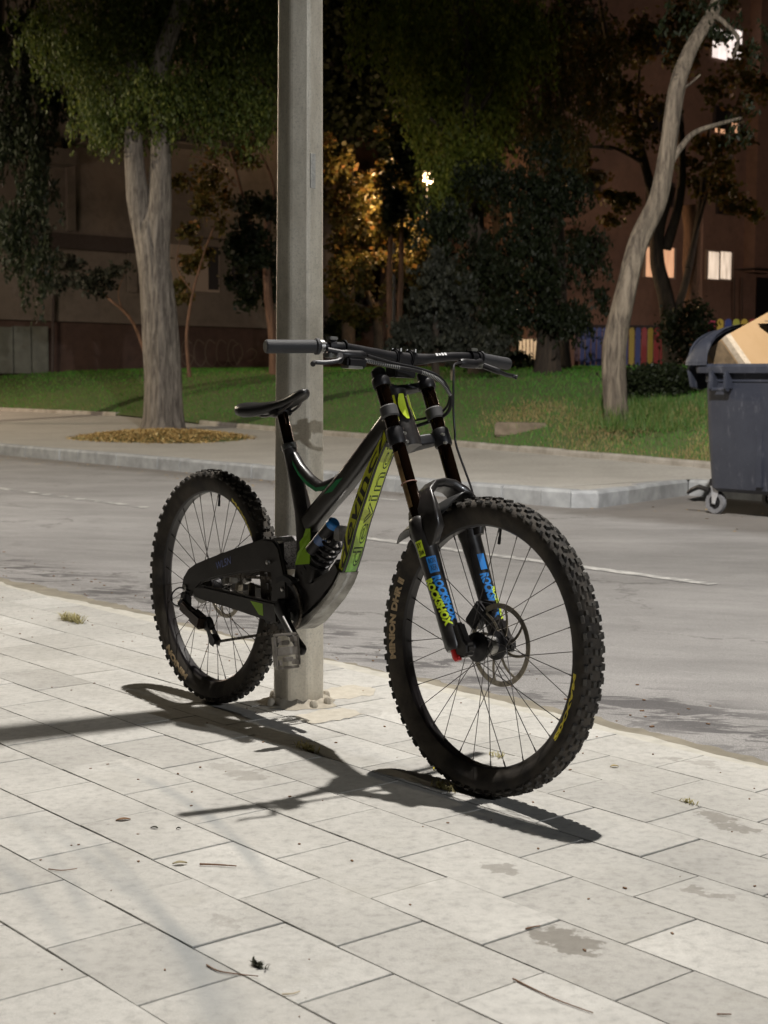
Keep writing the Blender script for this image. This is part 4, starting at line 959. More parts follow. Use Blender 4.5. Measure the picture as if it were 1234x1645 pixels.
# side flap of the lid hanging over the left end
mb = MB(); poly = [(.02, RZ + .02), (.0, RZ - .05), (.05, RZ - .20), (.16, RZ - .22), (.5, RZ - .16), (.62, RZ + .02)]
mb.prism([(x, z) for x, z in poly], lambda x, y, z: SN(S0 + y, N0 + x, z), -.10, -.065); mb.build('lid_flap', m_bin, bn, bevel=.006)
m_wheel = M('castor_rubber', (.16, .16, .17), .7, var=.3, vscale=40); m_fork = M('zinc_castor', (.62, .62, .64), .4, .6, var=.2, vscale=40)
for k, (u, v) in enumerate(((.12, .16), (LB - .2, .16), (.16, DB - .16), (LB - .2, DB - .16))):
    c = SN(S0 + u, N0 + v, -.12 + .098)
    mp = lambda x, y, z, c=c: c + eS * x + eN * y + V((0, 0, z))
    mb = MB(); mb.lathe([(.058, -.022), (.092, -.024), (.098, -.012), (.098, .012), (.092, .024), (.058, .022), (.058, -.022)], mp, 28); wh = mb.build('castor', m_wheel, bn)
    mb = MB(); mb.lathe([(.001, -.014), (.02, -.03), (.022, -.014), (.06, -.010), (.06, .010), (.022, .014), (.02, .03), (.001, .014)], mp, 20)
    for q in range(5):
        a = q * 2 * math.pi / 5; mb.box(mp(.04 * math.cos(a), -.014, .04 * math.sin(a)), (mp(math.cos(a), 0, math.sin(a)) - c, eN, mp(-math.sin(a), 0, math.cos(a)) - c), (.022, .006, .007), 0)
    mb.build('hub', m_dark, wh)
    mb = MB()
    for sy in (-.032, .032):
        mb.prism([(-.018, -.012), (.014, -.016), (.045, .085), (.045, .13), (-.03, .13), (-.022, .05)], mp, sy - .003, sy + .003)
    mb.box(mp(.01, 0, .133), (eS, eN, (0, 0, 1)), (.045, .04, .006)); mb.tube([mp(0, -.04, 0), mp(0, .04, 0)], .010, 8); mb.build('castor_fork', m_fork, bn, bevel=.002)
    mb = MB(); mb.box(mp(.01, 0, .168), (eS, eN, (0, 0, 1)), (.05, .045, .03)); mb.build('castor_plate', m_dark, bn, bevel=.004)
# brake lever / foot bar
mb = MB(); mb.tube([SN(S0 + .08, N0 + .12, .08), SN(S0 - .03, N0 + .12, .10), SN(S0 - .12, N0 + .14, .07), SN(S0 - .17, N0 + .15, .04)], [.02, .022, .02, .015], 8); mb.build('foot_lever', m_dark, bn)
# cardboard box
A_ = V(pc(1166, 539, 12.62)); d_ = V((.72, .60, .35)).normalized(); c2 = V((-.45, .75, -.48)); c2 = (c2 - d_ * c2.dot(d_)).normalized(); a2 = d_.cross(c2).normalized()
if a2.z > 0: a2 = -a2
da, dd, dc = .42, 1.05, .34
bx = empty('cardboard_box', A_, 'large taped brown cardboard box sticking out of the container', 'box')
mb = MB(); mb.box(A_ + a2 * da / 2 + d_ * dd / 2 + c2 * dc / 2, (a2, d_, c2), (da / 2, dd / 2, dc / 2)); mb.build('carton', m_card, bx, bevel=.006)
m_tape = M('clear_packing_tape', (.60, .50, .38), .12, spec=.9, var=.25, vscale=40); m_print = M('box_print', (.06, .05, .04), .8)
mb = MB(); mb.box(A_ + a2 * da / 2 - c2 * .0015 + d_ * .028, (a2, d_, c2), (da / 2, .028, .0012)); mb.box(A_ + a2 * da / 2 - d_ * .0015 + c2 * .028, (a2, c2, d_), (da / 2, .028, .0012)); mb.build('tape', m_tape, bx, smooth=False)
m_wrap = M('stretch_wrap', (.25, .18, .11), .3, spec=.8, var=.4, vscale=20)
mb = MB(); mb.box(A_ + a2 * (da * .5) - d_ * .0012 + c2 * (.17), (a2, c2, d_), (da / 2 - .005, .10, .0010)); mb.build('stretch_wrap', m_wrap, bx, smooth=False)
for (u, v, ang) in ((.52, .06, .4), (.56, .075, -.3), (.535, .09, .1)):
    mb = MB(); mb.box(A_ + d_ * u + a2 * v - c2 * .0012, (d_ * math.cos(ang) + a2 * math.sin(ang), a2 * math.cos(ang) - d_ * math.sin(ang), c2), (.02, .004, .0006)); mb.build('print_mark', m_print, bx, smooth=False)

# ------------------------------------------------------------------ small things on the ground
def gp(px, py, z=0.): d = ray(px, py); return CO + d * (-(CAM_H - z) / d.z)
m_twig = M('twig_bark', (.22, .12, .07), .8, var=.4, vscale=200); m_leafdry = M('dead_leaf', (.22, .12, .06), .8, var=.3, vscale=150); m_moss = M('dark_moss', (.035, .035, .02), .95)
def twig(label, pts, r_, mat=None):
    P_ = [gp(x, y, .001 + r_) for x, y in pts]; b = P_[0].copy(); mb = MB(); Q = smooth_path(P_, 6)
    mb.tube(Q, [r_ * (1 - .5 * i / len(Q)) for i in range(len(Q))], 6); mb.build('twig', mat or m_twig, label=label, cat='twig', loc=b)
twig('long thin curved brown twig at the bottom right', [(824, 1572), (860, 1590), (900, 1608), (953, 1627)], .0016)
twig('brown twig lying across a slab joint at bottom left of centre', [(332, 1550), (352, 1560), (385, 1565), (415, 1568)], .0015)
twig('short straight reddish twig on a slab at lower left', [(321, 1388), (350, 1389), (380, 1391)], .0022)
twig('short pale splinter near the bottom centre', [(453, 1597), (470, 1596), (482, 1592)], .0016, M('pale_splinter', (.5, .42, .3), .8))
twig('tiny dark twig in the bottom right corner', [(1152, 1629), (1175, 1629)], .0015)
twig('small curved twig left of the short straight one', [(78, 1396), (100, 1398), (124, 1395)], .0013)
twig('tiny brown twig right of the front wheel shadow', [(845, 1492), (856, 1489), (868, 1487)], .0018)
def leaf(label, px, py, L, ang, mat=m_leafdry, name='fallen_leaf', cat='leaf'):
    c = gp(px, py, .0012); mb = MB(); d = V((math.cos(ang), math.sin(ang), 0)); s_ = V((-d.y, d.x, 0)); vs = []
    n = 7
    for i in range(n):
        t = i / (n - 1); w_ = L * .24 * math.sin(math.pi * min(max(t, .03), .97)) ** .8; z = .0025 * math.sin(t * 3) 
        vs += [c + d * L * (t - .5) - s_ * w_ + V((0, 0, z + .003)), c + d * L * (t - .5) + V((0, 0, z)), c + d * L * (t - .5) + s_ * w_ + V((0, 0, z + .0025))]
    fs = [(3 * i + k, 3 * i + k + 1, 3 * i + k + 4, 3 * i + k + 3) for i in range(n - 1) for k in (0, 1)]
    mb.add(vs, fs); mb.build(name, mat, label=label, cat=cat, loc=c)
leaf('brown dead leaf on a slab below the handlebar shadow tip', 198, 1318, .033, .3)
leaf('pale green-brown dead leaf left of the short straight twig', 289, 1388, .03, .2, M('olive_leaf', (.26, .22, .12), .8))
leaf('dark seed husk on the slab, left one of two', 248, 1331, .018, -.3, m_moss, 'seed_husk', 'seed')
leaf('smaller dark seed husk on the slab, right one of two', 287, 1332, .010, 0, m_moss, 'seed_husk', 'seed')
leaf('bright yellow petal in front of the front wheel shadow', 698, 1236, .014, 1.2, m_yeltxt, 'petal', 'petal')
leaf('small yellowish leaf on a slab right of the front wheel', 987, 1232, .022, .1, M('straw_leaf', (.42, .33, .16), .8))
def tuft(label, px, py, n, spread, h, mat, seed, name='grass_tuft', cat='grass tuft', sl=.0016):
    r = random.Random(seed); c = gp(px, py, 0); mb = MB()
    for _ in range(n):
        q = r.gauss(0, 1); b = c + eS * q * spread + eN * r.gauss(0, spread * .2) ; a = r.uniform(0, 6.28); l = r.uniform(.4, 1.) * h
        tip = b + V((math.cos(a) * l, math.sin(a) * l, r.uniform(.2, .8) * h)); s_ = V((-math.sin(a), math.cos(a), 0)) * sl; mid = (b + tip) / 2 + V((0, 0, h * .25))
        mb.add([b - s_, b + s_, mid + s_ * .8, tip, mid - s_ * .8], [(0, 1, 2, 4), (4, 2, 3)])
    mb.build(name, mat, smooth=False, label=label, cat=cat, kind=None, loc=c)
m_straw = leaf_material('straw_blade', (.30, .27, .12), (.52, .46, .24), None, .3)
tuft('dry straw-coloured grass tuft growing in a slab joint at far left', 115, 998, 160, .045, .05, m_straw, 3)
tuft('dry tuft growing in the joint inside the bicycle shadow', 492, 1205, 60, .02, .03, m_straw, 4)
tuft('dry tuft beside the foot of the front tyre', 712, 1268, 60, .018, .03, m_straw, 5)
tuft('clump of dark moss at the bottom, left of centre', 414, 1552, 70, .007, .012, m_moss, 6, 'moss_clump', 'moss')
tuft('weed sprig in a joint at the right, below the kerb edge', 1105, 1290, 26, .012, .02, m_straw, 7)
tuft('sparse dry weed behind the front tyre', 800, 1216, 20, .02, .02, m_straw, 8)
# loose grit: tiny crumbs on slabs and road
r = random.Random(9); mb = MB()
for _ in range(700):
    if r.random() < .6: c = SN(r.uniform(-8, 1.2), r.uniform(-.6, 1.55), .001); k = r.uniform(.0008, .0022)
    else: nn_ = 1.66 + abs(r.gauss(0, .35)); c = SN(r.uniform(-14, 0), nn_, roadz(nn_) + .001); k = r.uniform(.0015, .004)
    a = r.uniform(0, 6); X = V((math.cos(a), math.sin(a), 0)); mb.box(c, (X, V((-X.y, X.x, 0)), (0, 0, 1)), (k * r.uniform(1, 2.2), k, k * .7))
mb.build('grit', m_leafdry, smooth=False, kind='stuff', label='loose crumbs and grit scattered on slabs and road edge', cat='grit')
r = random.Random(10); mb = MB()
for _ in range(260):
    s = r.uniform(-24, -3.2); c = SN(s, r.uniform(7.3, 8.05) if s < -6.4 else r.uniform(7.2, 10), -.117); k = r.uniform(.008, .022)
    a = r.uniform(0, 6); X = V((math.cos(a), math.sin(a), 0)); Y_ = V((-X.y, X.x, .3)); mb.add([c - X * k, c - Y_ * k * .6, c + X * k, c + Y_ * k * .6], [(0, 1, 2, 3)])
mb.build('gutter_leaves', m_chip, smooth=False, kind='stuff', label='yellow leaf litter along the far gutter', cat='leaf litter')
# ------------------------------------------------------------------ bicycle
O3 = V((-.516378, 4.524829, 0)); F_ = V((.60379997, -.79713587, 0)); L_ = V((.79704579, .60373175, -.01503268)); U_ = V((.01198309, .00907673, .999887))
CF = V((.24492112, 3.52855613, .35313621)); F2 = V((.64183683, -.76684008, -.0013338)); L2 = V((.76619958, .64136993, -.03978)); U2 = V((.03136383, .0245132, .99920739))
def Bk(x, y, z): return O3 + F_ * x + L_ * y + U_ * z
def Fk(x, y, z): return CF + F2 * x + L2 * y + U2 * z
def Rw(x, y, z): return O3 + U_ * .3542 + F_ * x + L_ * y + U_ * z
bike = empty('bicycle', Bk(.6, 0, 0), 'black and lime green downhill mountain bicycle parked against the lamp post', 'bicycle')
def text_mesh(s, W, H, outline=0., shear=0., bold=0., slices=0, vs_=0, condensed=False):
    cu = bpy.data.curves.new('txt', 'FONT'); cu.body = s; cu.shear = shear; cu.offset = bold; cu.resolution_u = 3
    if outline: cu.fill_mode = 'NONE'; cu.bevel_depth = outline; cu.bevel_resolution = 0
    o = bpy.data.objects.new('txt', cu); COL.objects.link(o)
    dg = bpy.context.evaluated_depsgraph_get(); me = bpy.data.meshes.new_from_object(o.evaluated_get(dg))
    bm = bmesh.new(); bm.from_mesh(me); bpy.data.objects.remove(o); bpy.data.meshes.remove(me)
    xs = [v.co.x for v in bm.verts]; ys = [v.co.y for v in bm.verts]; x0, x1, y0, y1 = min(xs), max(xs), min(ys), max(ys)
    for v in bm.verts: v.co = V(((v.co.x - x0) / (x1 - x0) * W, (v.co.y - y0) / (y1 - y0) * H, v.co.z))
    for i in range(1, slices):
        g = bm.verts[:] + bm.edges[:] + bm.faces[:]; bmesh.ops.bisect_plane(bm, geom=g, plane_co=(W * i / slices, 0, 0), plane_no=(1, 0, 0))
    for i in range(1, vs_):
        g = bm.verts[:] + bm.edges[:] + bm.faces[:]; bmesh.ops.bisect_plane(bm, geom=g, plane_co=(0, H * i / vs_, 0), plane_no=(0, 1, 0))
    bm.verts.index_update(); vs = [v.co.copy() for v in bm.verts]; fs = [[v.index for v in f.verts] for f in bm.faces]; bm.free(); return vs, fs
def decal(name, mat, parent, s, W, H, mp, **kw):
    vs, fs = text_mesh(s, W, H, **kw); mb = MB(); mb.add([mp(v.x, v.y, v.z) for v in vs], fs); return mb.build(name, mat, parent, smooth=False)

# --- wheels
TP = [(.288, .0155), (.294, .0195), (.302, .0245), (.312, .0288), (.322, .0305), (.331, .0295), (.339, .0250), (.3445, .0175), (.3475, .009), (.348, 0)]
def sw(r): return float(np.interp(r, [a for a, b in TP], [b for a, b in TP]))
def wheel(name, mp, rear, texts, seed):
    w_ = empty(name, (0, 0, 0), parent=bike); w_.location = (0, 0, 0)
    prof = TP + [(r, -y) for r, y in TP[-2::-1]]
    mb = MB(); mb.lathe(prof, mp, 120); mb.build('tyre', m_rubber, w_, ang=80)
    # tread: knobs standing on the carcass
    mb = MB(); R = .3475; nk = 62
    def knob(th, y, r0, nrm, lx, ly, h, sk=0.):
        c, s_ = math.cos(th), math.sin(th)
        er = V((c * math.cos(nrm), math.sin(nrm), s_ * math.cos(nrm))); et = V((-s_, 0, c)); eb = V((-c * math.sin(nrm), math.cos(nrm), -s_ * math.sin(nrm)))
        base = V((r0 * c, y, r0 * s_)); vs = []
        for k, f in ((-.004, 1.12), (h, .84)):
            for a, b in ((-1, -1), (1, -1), (1, 1), (-1, 1)):
                p = base + er * k + et * (a * lx * f + b * sk) + eb * (b * ly * f); vs.append(mp(p.x, p.y, p.z))
        mb.add(vs, [(0, 1, 5, 4), (1, 2, 6, 5), (2, 3, 7, 6), (3, 0, 4, 7), (4, 5, 6, 7)])
    for i in range(nk):
        th = 2 * math.pi * i / nk; st = 2 * math.pi / nk
        if i % 2:
            for sg in (-1, 1): knob(th, sg * .0075, .3475, sg * .05, .0070, .0052, .0055, sg * .001)
        else:
            for sg in (-1, 1): knob(th, sg * .0065, .3475, sg * .05, .0048, .0060, .0055, sg * .0015)
        for sg in (-1, 1):
            knob(th + st * .5, sg * .0168, .3450, sg * .35, .0058, .0036, .005)
            knob(th + (st * .12 if i % 2 else 0), sg * .0258, .3385, sg * .85, .0085, .0042, .0065, 0)
    mb.build('tread', m_knob, w_, smooth=False, kind='stuff')
    rp = [(.2835, .010), (.2835, -.010), (.288, -.0150), (.296, -.0165), (.3, -.0165), (.3, .0165), (.296, .0165), (.288, .0150), (.2835, .010)]
    mb = MB(); mb.lathe(rp, mp, 120); mb.build('rim', m_rim, w_, ang=30)
    # hub
    fl = .030 if not rear else .026
    mb = MB(); hp = [(.006, -.057), (.013, -.057), (.016, -.045), (.026, -fl - .006), (.035, -fl - .004), (.035, -fl + .004), (.024, -fl + .010), (.0205, 0), (.024, fl - .010), (.035, fl - .003), (.035, fl + .003), (.026, fl + .006), (.026, .042), (.015, .047), (.013, .057), (.006, .057)]
    mb.lathe(hp, mp, 36); mb.build('hub', m_dark, w_)
    r_ = random.Random(seed)
    for i in range(32):
        sg = -1 if i % 2 else 1; g = i // 2; d = 1 if g % 2 else -1
        a_rim = 2 * math.pi * (i + .5) / 32; a_hub = a_rim + d * math.radians(62 + 6 * (g % 2))
        p = V((.032 * math.cos(a_hub), sg * (fl + .001 * d), .032 * math.sin(a_hub))); q = V((.284 * math.cos(a_rim), sg * .003, .284 * math.sin(a_rim)))
        mb = MB(); e = q + (p - q).normalized() * .013
        mb.tube([mp(*p), mp(*e)], .00105, 6, mi=0); mb.tube([mp(*e), mp(*q)], .0018, 6, mi=0); mb.build('spoke', m_steel, w_)
    # brake rotor
    ry = .044 if not rear else .041
    mb = MB(); mb.lathe([(.0865, ry - .0009), (.0995, ry - .0009), (.0995, ry + .0009), (.0865, ry + .0009), (.0865, ry - .0009)], mp, 72)
    for i in range(8):
        a = 2 * math.pi * i / 8 + .2; pts = []
        for k in range(7):
            t = k / 6; rr = .026 + (.089 - .026) * t; aa = a + .45 * t; pts.append((rr, aa))
        lo = [(rr * math.cos(aa) - .0042 * math.sin(aa), rr * math.sin(aa) + .0042 * math.cos(aa)) for rr, aa in pts]; hi = [(rr * math.cos(aa) + .0032 * math.sin(aa), rr * math.sin(aa) - .0032 * math.cos(aa)) for rr, aa in pts]
        mb.prism(lo + hi[::-1], mp, ry - .0008, ry + .0008)
    ro = mb.build('brake_rotor', m_rotor, w_, ang=30)
    mb = MB()
    for i in range(36):
        a = 2 * math.pi * i / 36; rr = .093 + .0022 * math.sin(i * 2.1); 
        for ys in (-1, 1):
            vs = [mp((rr + .0028 * math.cos(q)) * math.cos(a) - .0028 * math.sin(q) * math.sin(a), ry + ys * .00105, (rr + .0028 * math.cos(q)) * math.sin(a) + .0028 * math.sin(q) * math.cos(a)) for q in np.linspace(0, 2 * math.pi, 7)[:-1]]
            mb.add(vs, [tuple(range(6))])
    mb.build('vent_hole', m_dark, ro, smooth=False) if False else None
    mb2 = MB(); mb2.lathe([(.012, ry + .002), (.028, ry + .001), (.028, ry - .001), (.012, ry - .002)], mp, 30)
    for i in range(6):
        a = i * math.pi / 3; c = (0.022 * math.cos(a), 0.022 * math.sin(a)); mb2.lathe([(.001, -.003), (.004, -.003), (.004, .0), (.001, .0)], lambda x, y, z, c=c: mp(c[0] + x, ry + y, c[1] + z), 8)
    mb2.build('rotor_carrier', m_dark, w_)
    mb = MB(); a = math.radians(84); e1 = V((math.cos(a), 0, math.sin(a)))
    mb.tube([mp(*(e1 * .285)), mp(*(e1 * .262))], .003, 8); mb.tube([mp(*(e1 * .262)), mp(*(e1 * .245))], .0038, 8); mb.build('valve', m_dark, w_)
    for (s, th0, th1, r0, H, mat) in texts:
        W = abs(math.radians(th0 - th1)) * (r0 + H / 2)
        decal('tyre_lettering', mat, w_, s, W, H, lambda u, v, z, th0=th0, r0=r0: (lambda th, r: mp(r * math.cos(th), -sw(r) - .0009, r * math.sin(th)))(math.radians(th0) - u / r0 * (r0 / (r0 + H / 2)), r0 + v), slices=30, vs_=3, bold=.06)
    return w_
fw = wheel('front_wheel', Fk, False, [('MINION DHR II', 193.5, 155, .3035, .0175, m_goldtxt), ('MAXXIS', -3, -34, .302, .0125, m_yeltxt)], 1)
rw = wheel('rear_wheel', Rw, True, [('MINION', 250, 223, .3035, .0175, m_goldtxt), ('MAXXIS', 62, 34, .302, .012, m_yeltxt)], 2)
# front axle end nut (silver) and hub cap
mb = MB(); mb.lathe([(.001, -.050), (.0125, -.050), (.0135, -.046), (.0135, -.034), (.012, -.030)], lambda x, y, z: Fk(x, y, z), 24); mb.lathe([(.0205, -.004), (.0235, -.002), (.0235, .016), (.0205, .018)], Fk, 28); mb.build('axle_sleeve', m_alu, fw)

# --- frame
def plate(name, poly, y0, y1, mat, bev=.006, yfun=None, mp=Bk):
    f = yfun or (lambda x: 0.); mb = MB(); mb.prism(poly, lambda x, y, z: mp(x, y + f(x), z), y0, y1); return mb.build(name, mat, bike, bevel=bev, ang=40)
def rrsec(c, eu, ev, a, b, r_, n=4):
    out = []
    for su, sv, a0 in ((1, 1, 0), (-1, 1, 90), (-1, -1, 180), (1, -1, 270)):
        for k in range(n):
            an = math.radians(a0 + 90 * k / (n - 1)); out.append(c + eu * (su * (a - r_) + r_ * math.cos(an)) + ev * (sv * (b - r_) + r_ * math.sin(an)))
    return out
def swept(name, pts, mat, ysc=1.):
    # pts: (x, z, half height, half width, corner)
    P_ = [V((p[0], 0, p[1])) for p in pts]; mb = MB(); secs = []
    for i, p in enumerate(pts):
        T_ = (P_[min(i + 1, len(P_) - 1)] - P_[max(i - 1, 0)]).normalized(); Nn = V((-T_.z, 0, T_.x))
        s_ = rrsec(P_[i], Nn, V((0, 1, 0)), p[2], p[3], p[4]); secs.append([Bk(q.x, q.y, q.z) for q in s_])
    mb.loft(secs); return mb.build(name, mat, bike, ang=50)
crease = [(.663, .43), (.695, .465), (.726, .522), (.753, .593), (.791, .67), (.834, .756), (.872, .815), (.885, .83)]
stop = [(.640, .445), (.676, .472), (.696, .536), (.721, .612), (.745, .666), (.789, .743), (.858, .838), (.868, .86)]
def cur(L, t):
    x = t * (len(L) - 1); i = min(int(x), len(L) - 2); f = x - i
    p0, p1, p2, p3 = L[max(i - 1, 0)], L[i], L[i + 1], L[min(i + 2, len(L) - 1)]
    return tuple(.5 * ((2 * b) + (c - a) * f + (2 * a - 5 * b + 4 * c - d) * f * f + (-a + 3 * b - 3 * c + d) * f ** 3) for a, b, c, d in zip(p0, p1, p2, p3))
HW = .0245
mb = MB(); secs = []
for k in range(41):
    t = k / 40; c, s_ = cur(crease, t), cur(stop, t); dx, dz = s_[0] - c[0], s_[1] - c[1]; sec = []
    for (q, y) in ((.0, -HW + .007), (.02, -HW + .0022), (.07, -HW), (.9, -HW), (1., -HW + .006), (1.04, -HW + .016), (1.04, HW - .016), (1., HW - .006), (.9, HW), (.07, HW), (.02, HW - .0022), (.0, HW - .007)): sec.append(Bk(c[0] + dx * q, y, c[1] + dz * q))
    secs.append(sec)
mb.loft(secs); dt = mb.build('down_tube', m_black, bike, ang=40)
# painted fields
def dt_side(t, q, off=.0008): c, s_ = cur(crease, t), cur(stop, t); return Bk(c[0] + (s_[0] - c[0]) * q, -HW - off, c[1] + (s_[1] - c[1]) * q)
def dt_low(t, w_, off=.0009):
    c, s_ = cur(crease, t), cur(stop, t); d = V((c[0] - s_[0], 0, c[1] - s_[1])).normalized() * off
    return Bk(c[0] + d.x, -HW + .0072 + w_ * (2 * HW - .0144), c[1] + d.z)
def field(name, mat, fn, t0, t1, q0, q1, n=40, parent=dt):
    mb = MB(); vs = []
    for k in range(n + 1):
        t = t0 + (t1 - t0) * k / n; a = q0(t) if callable(q0) else q0; b = q1(t) if callable(q1) else q1
        for j in range(4): vs.append(fn(t, a + (b - a) * j / 3))
    mb.add(vs, [(k * 4 + j, k * 4 + j + 1, k * 4 + j + 5, k * 4 + j + 4) for k in range(n) for j in range(3)]); return mb.build(name, mat, parent, smooth=False)
field('paint_field', m_dtg, dt_low, .16, .93, .0, 1.)
# the under face wraps a little onto the side edge
field('paint_field', m_dtg, dt_side, .16, .93, -.0, .07)
field('yellow_field', m_yel, dt_side, .17, .92, .15, .92)
tl = [cur(crease, k / 60) for k in range(61)]; ln = [0.]
for a, b in zip(tl[:-1], tl[1:]): ln.append(ln[-1] + math.hypot(b[0] - a[0], b[1] - a[1]))
def t_of(l): return float(np.interp(l, ln, [k / 60 for k in range(61)]))
l0, l1 = float(np.interp(.18, [k / 60 for k in range(61)], ln)), float(np.interp(.91, [k / 60 for k in range(61)], ln))
decal('frame_lettering', m_black, dt, 'devinci', l1 - l0, .84, lambda u, v, z: dt_side(t_of(l0 + u), .10 + v, .0018), slices=60, bold=.012, shear=.35)
decal('frame_lettering', M('outline_dark', (.03, .06, .01), .5), dt, 'devinci', l1 - l0 - .02, .86, lambda u, v, z: dt_low(t_of(l0 + .01 + u), .96 - v, .0014 + z * .004), slices=60, outline=.017)
m_fr = m_black
swept('top_tube', [(.905, .905, .026, .020, .014), (.86, .872, .026, .021, .014), (.79, .81, .026, .022, .014), (.725, .752, .027, .022, .014), (.66, .698, .028, .022, .014), (.60, .655, .028, .022, .014), (.545, .612, .029, .022, .014), (.485, .565, .032, .022, .014)], m_fr)
swept('seat_tube', [(.402, .786, .0195, .0195, .019), (.425, .735, .020, .020, .019), (.448, .68, .021, .021, .019), (.474, .62, .024, .022, .019), (.492, .57, .030, .024, .018), (.512, .52, .038, .028, .016), (.522, .46, .044, .032, .014), (.515, .41, .045, .034, .014), (.49, .36, .045, .036, .014)], m_fr)
swept('seat_brace', [(.425, .768, .012, .014, .011), (.46, .735, .0125, .014, .011), (.51, .705, .013, .014, .011), (.56, .688, .013, .014, .011), (.60, .694, .015, .015, .011), (.66, .715, .014, .016, .011)], m_fr)
# emerald stripes on the brace and along the top tube
mb = MB(); secs = [];
bp = [(.44, .752), (.47, .722), (.51, .698), (.555, .683), (.60, .690), (.645, .708)]
vs = []
for i, (x, z) in enumerate(bp):
    for q in (-.0055, .0055): vs.append(Bk(x, -.0172 if i > 3 else -.0152, z - .003 + q))
mb.add(vs, [(2 * i, 2 * i + 1, 2 * i + 3, 2 * i + 2) for i in range(len(bp) - 1)]); mb.build('emerald_stripe', m_emer, bike, smooth=False)
mb = MB(); mb.add([Bk(.605, -.0228, .672), Bk(.66, -.0228, .712), Bk(.69, -.0228, .720), Bk(.642, -.0228, .680)], [(0, 1, 2, 3)]); mb.build('emerald_stripe', m_emer, bike, smooth=False)
# lime panel on the seat mast
mb = MB(); poly = [(.527, .572), (.548, .575), (.552, .560), (.560, .48), (.492, .470), (.502, .505), (.512, .515), (.508, .535), (.517, .548)]
mb.prism(poly, lambda x, y, z: Bk(x, y - (.0285 if z > .54 else .0335) + (z - .52) * .04, z), -.0008, .0008); mb.build('lime_panel', m_green, bike, smooth=False)
# head tube along the steering axis
def ax(zf, off=0.): return (-.083 - .497 * zf + off * .8955, zf)      # fork coordinates, off = forward of the steering axis
kx = V((-.445, 0, .8955))
mb = MB(); pts = [Fk(ax(z)[0], 0, z) for z in (.452, .47, .50, .54, .575, .59)]; mb.tube(pts, [.034, .036, .034, .030, .029, .031], 28); mb.build('head_tube', m_fr, bike)
swept('head_gusset', [(.93, .845, .045, .022, .016), (.89, .85, .045, .024, .016), (.86, .845, .040, .024, .016)], m_fr)
def hd(u, zf, r_): # u angle from straight ahead
    c = V((ax(zf)[0], 0, zf)); e1 = V((.8955, 0, .445)); p = c + e1 * (r_ * math.cos(u)) + V((0, -1, 0)) * (r_ * math.sin(u)); return Fk(p.x, p.y, p.z)
for (u0, u1, nm) in ((.75, 1.35, 'y'), (.02, .62, 'n'), (-.75, -.22, 'n')):
    mb = MB(); vs = []; m_ = 6; k_ = 6
    for j in range(k_ + 1):
        t = j / k_; zf = .575 - .062 * t; wj = math.sin(math.pi * (.15 + .8 * t)) ** .6
        for i in range(m_ + 1): vs.append(hd(u0 + (u1 - u0) * (i / m_) * wj + (.1 * t if u0 > 0 else -.1 * t), zf, .0345 + (.002 if t > .5 else 0)))
    mb.add(vs, [(j * (m_ + 1) + i, j * (m_ + 1) + i + 1, (j + 1) * (m_ + 1) + i + 1, (j + 1) * (m_ + 1) + i) for j in range(k_) for i in range(m_)]); mb.build('head_badge', m_neon if nm == 'n' else m_yel, bike)
# belly, bottom bracket
plate('bottom_bracket', [(.705, .475), (.672, .430), (.62, .385), (.55, .335), (.49, .305), (.445, .315), (.430, .36), (.445, .41), (.50, .43), (.57, .44), (.63, .465), (.675, .51)], -.034, .034, m_fr, .012)
gl = [(.712, .462), (.690, .425), (.652, .382), (.605, .342), (.55, .305), (.50, .282), (.462, .278), (.455, .298), (.50, .312), (.55, .340), (.60, .372), (.645, .410), (.672, .438), (.695, .470)]
plate('skid_guard', [(x - .010 * (x > .6), z + .010) if k < 7 else (x, z) for k, (x, z) in enumerate(gl)], -.0355, .0300, m_skid, .008)
# swing arm: upper and lower beams both sides, joined at the front
up_poly = [(-.036, .352), (-.028, .385), (-.005, .410), (.03, .428), (.09, .449), (.2, .484), (.31, .517), (.36, .532), (.41, .532), (.436, .512), (.452, .470), (.470, .42), (.476, .37), (.40, .355), (.405, .40), (.40, .440), (.35, .440), (.26, .424), (.14, .398), (.07, .378), (.035, .350), (.01, .328), (-.022, .328)]
low_poly = [(.022, .334), (.03, .364), (.08, .370), (.2, .366), (.30, .363), (.43, .360), (.44, .30), (.37, .305), (.2, .319), (.06, .327)]
def yr(x): return -.081 + .036 * (x - .0) / .45
def yl(x): return -yr(x)
for fn, nm in ((yr, 'r'), (yl, 'l')):
    plate('upper_swingarm', up_poly, -.008, .008, m_fr, .005, fn); plate('chainstay', low_poly, -.011, .011, m_fr, .006, fn)
mb = MB(); mb.add([Bk(.315, yr(.315) - .0118, .352), Bk(.372, yr(.372) - .0118, .350), Bk(.376, yr(.376) - .0118, .316), Bk(.355, yr(.355) - .0118, .318)], [(0, 1, 2, 3)]); mb.build('lime_panel', m_green, bike, smooth=False)
decal('frame_lettering', m_wl, bike, 'WL5N', .075, .021, lambda u, v, z: (lambda x, zz: Bk(x, yr(x) - .0088, zz))(.145 + u * .95 - v * .15, .4225 + u * .33 + v), slices=6, bold=-.0)
plate('arm_yoke', [(.36, .475), (.365, .515), (.405, .522), (.43, .495), (.44, .455)], -.05, .05, m_fr, .01)
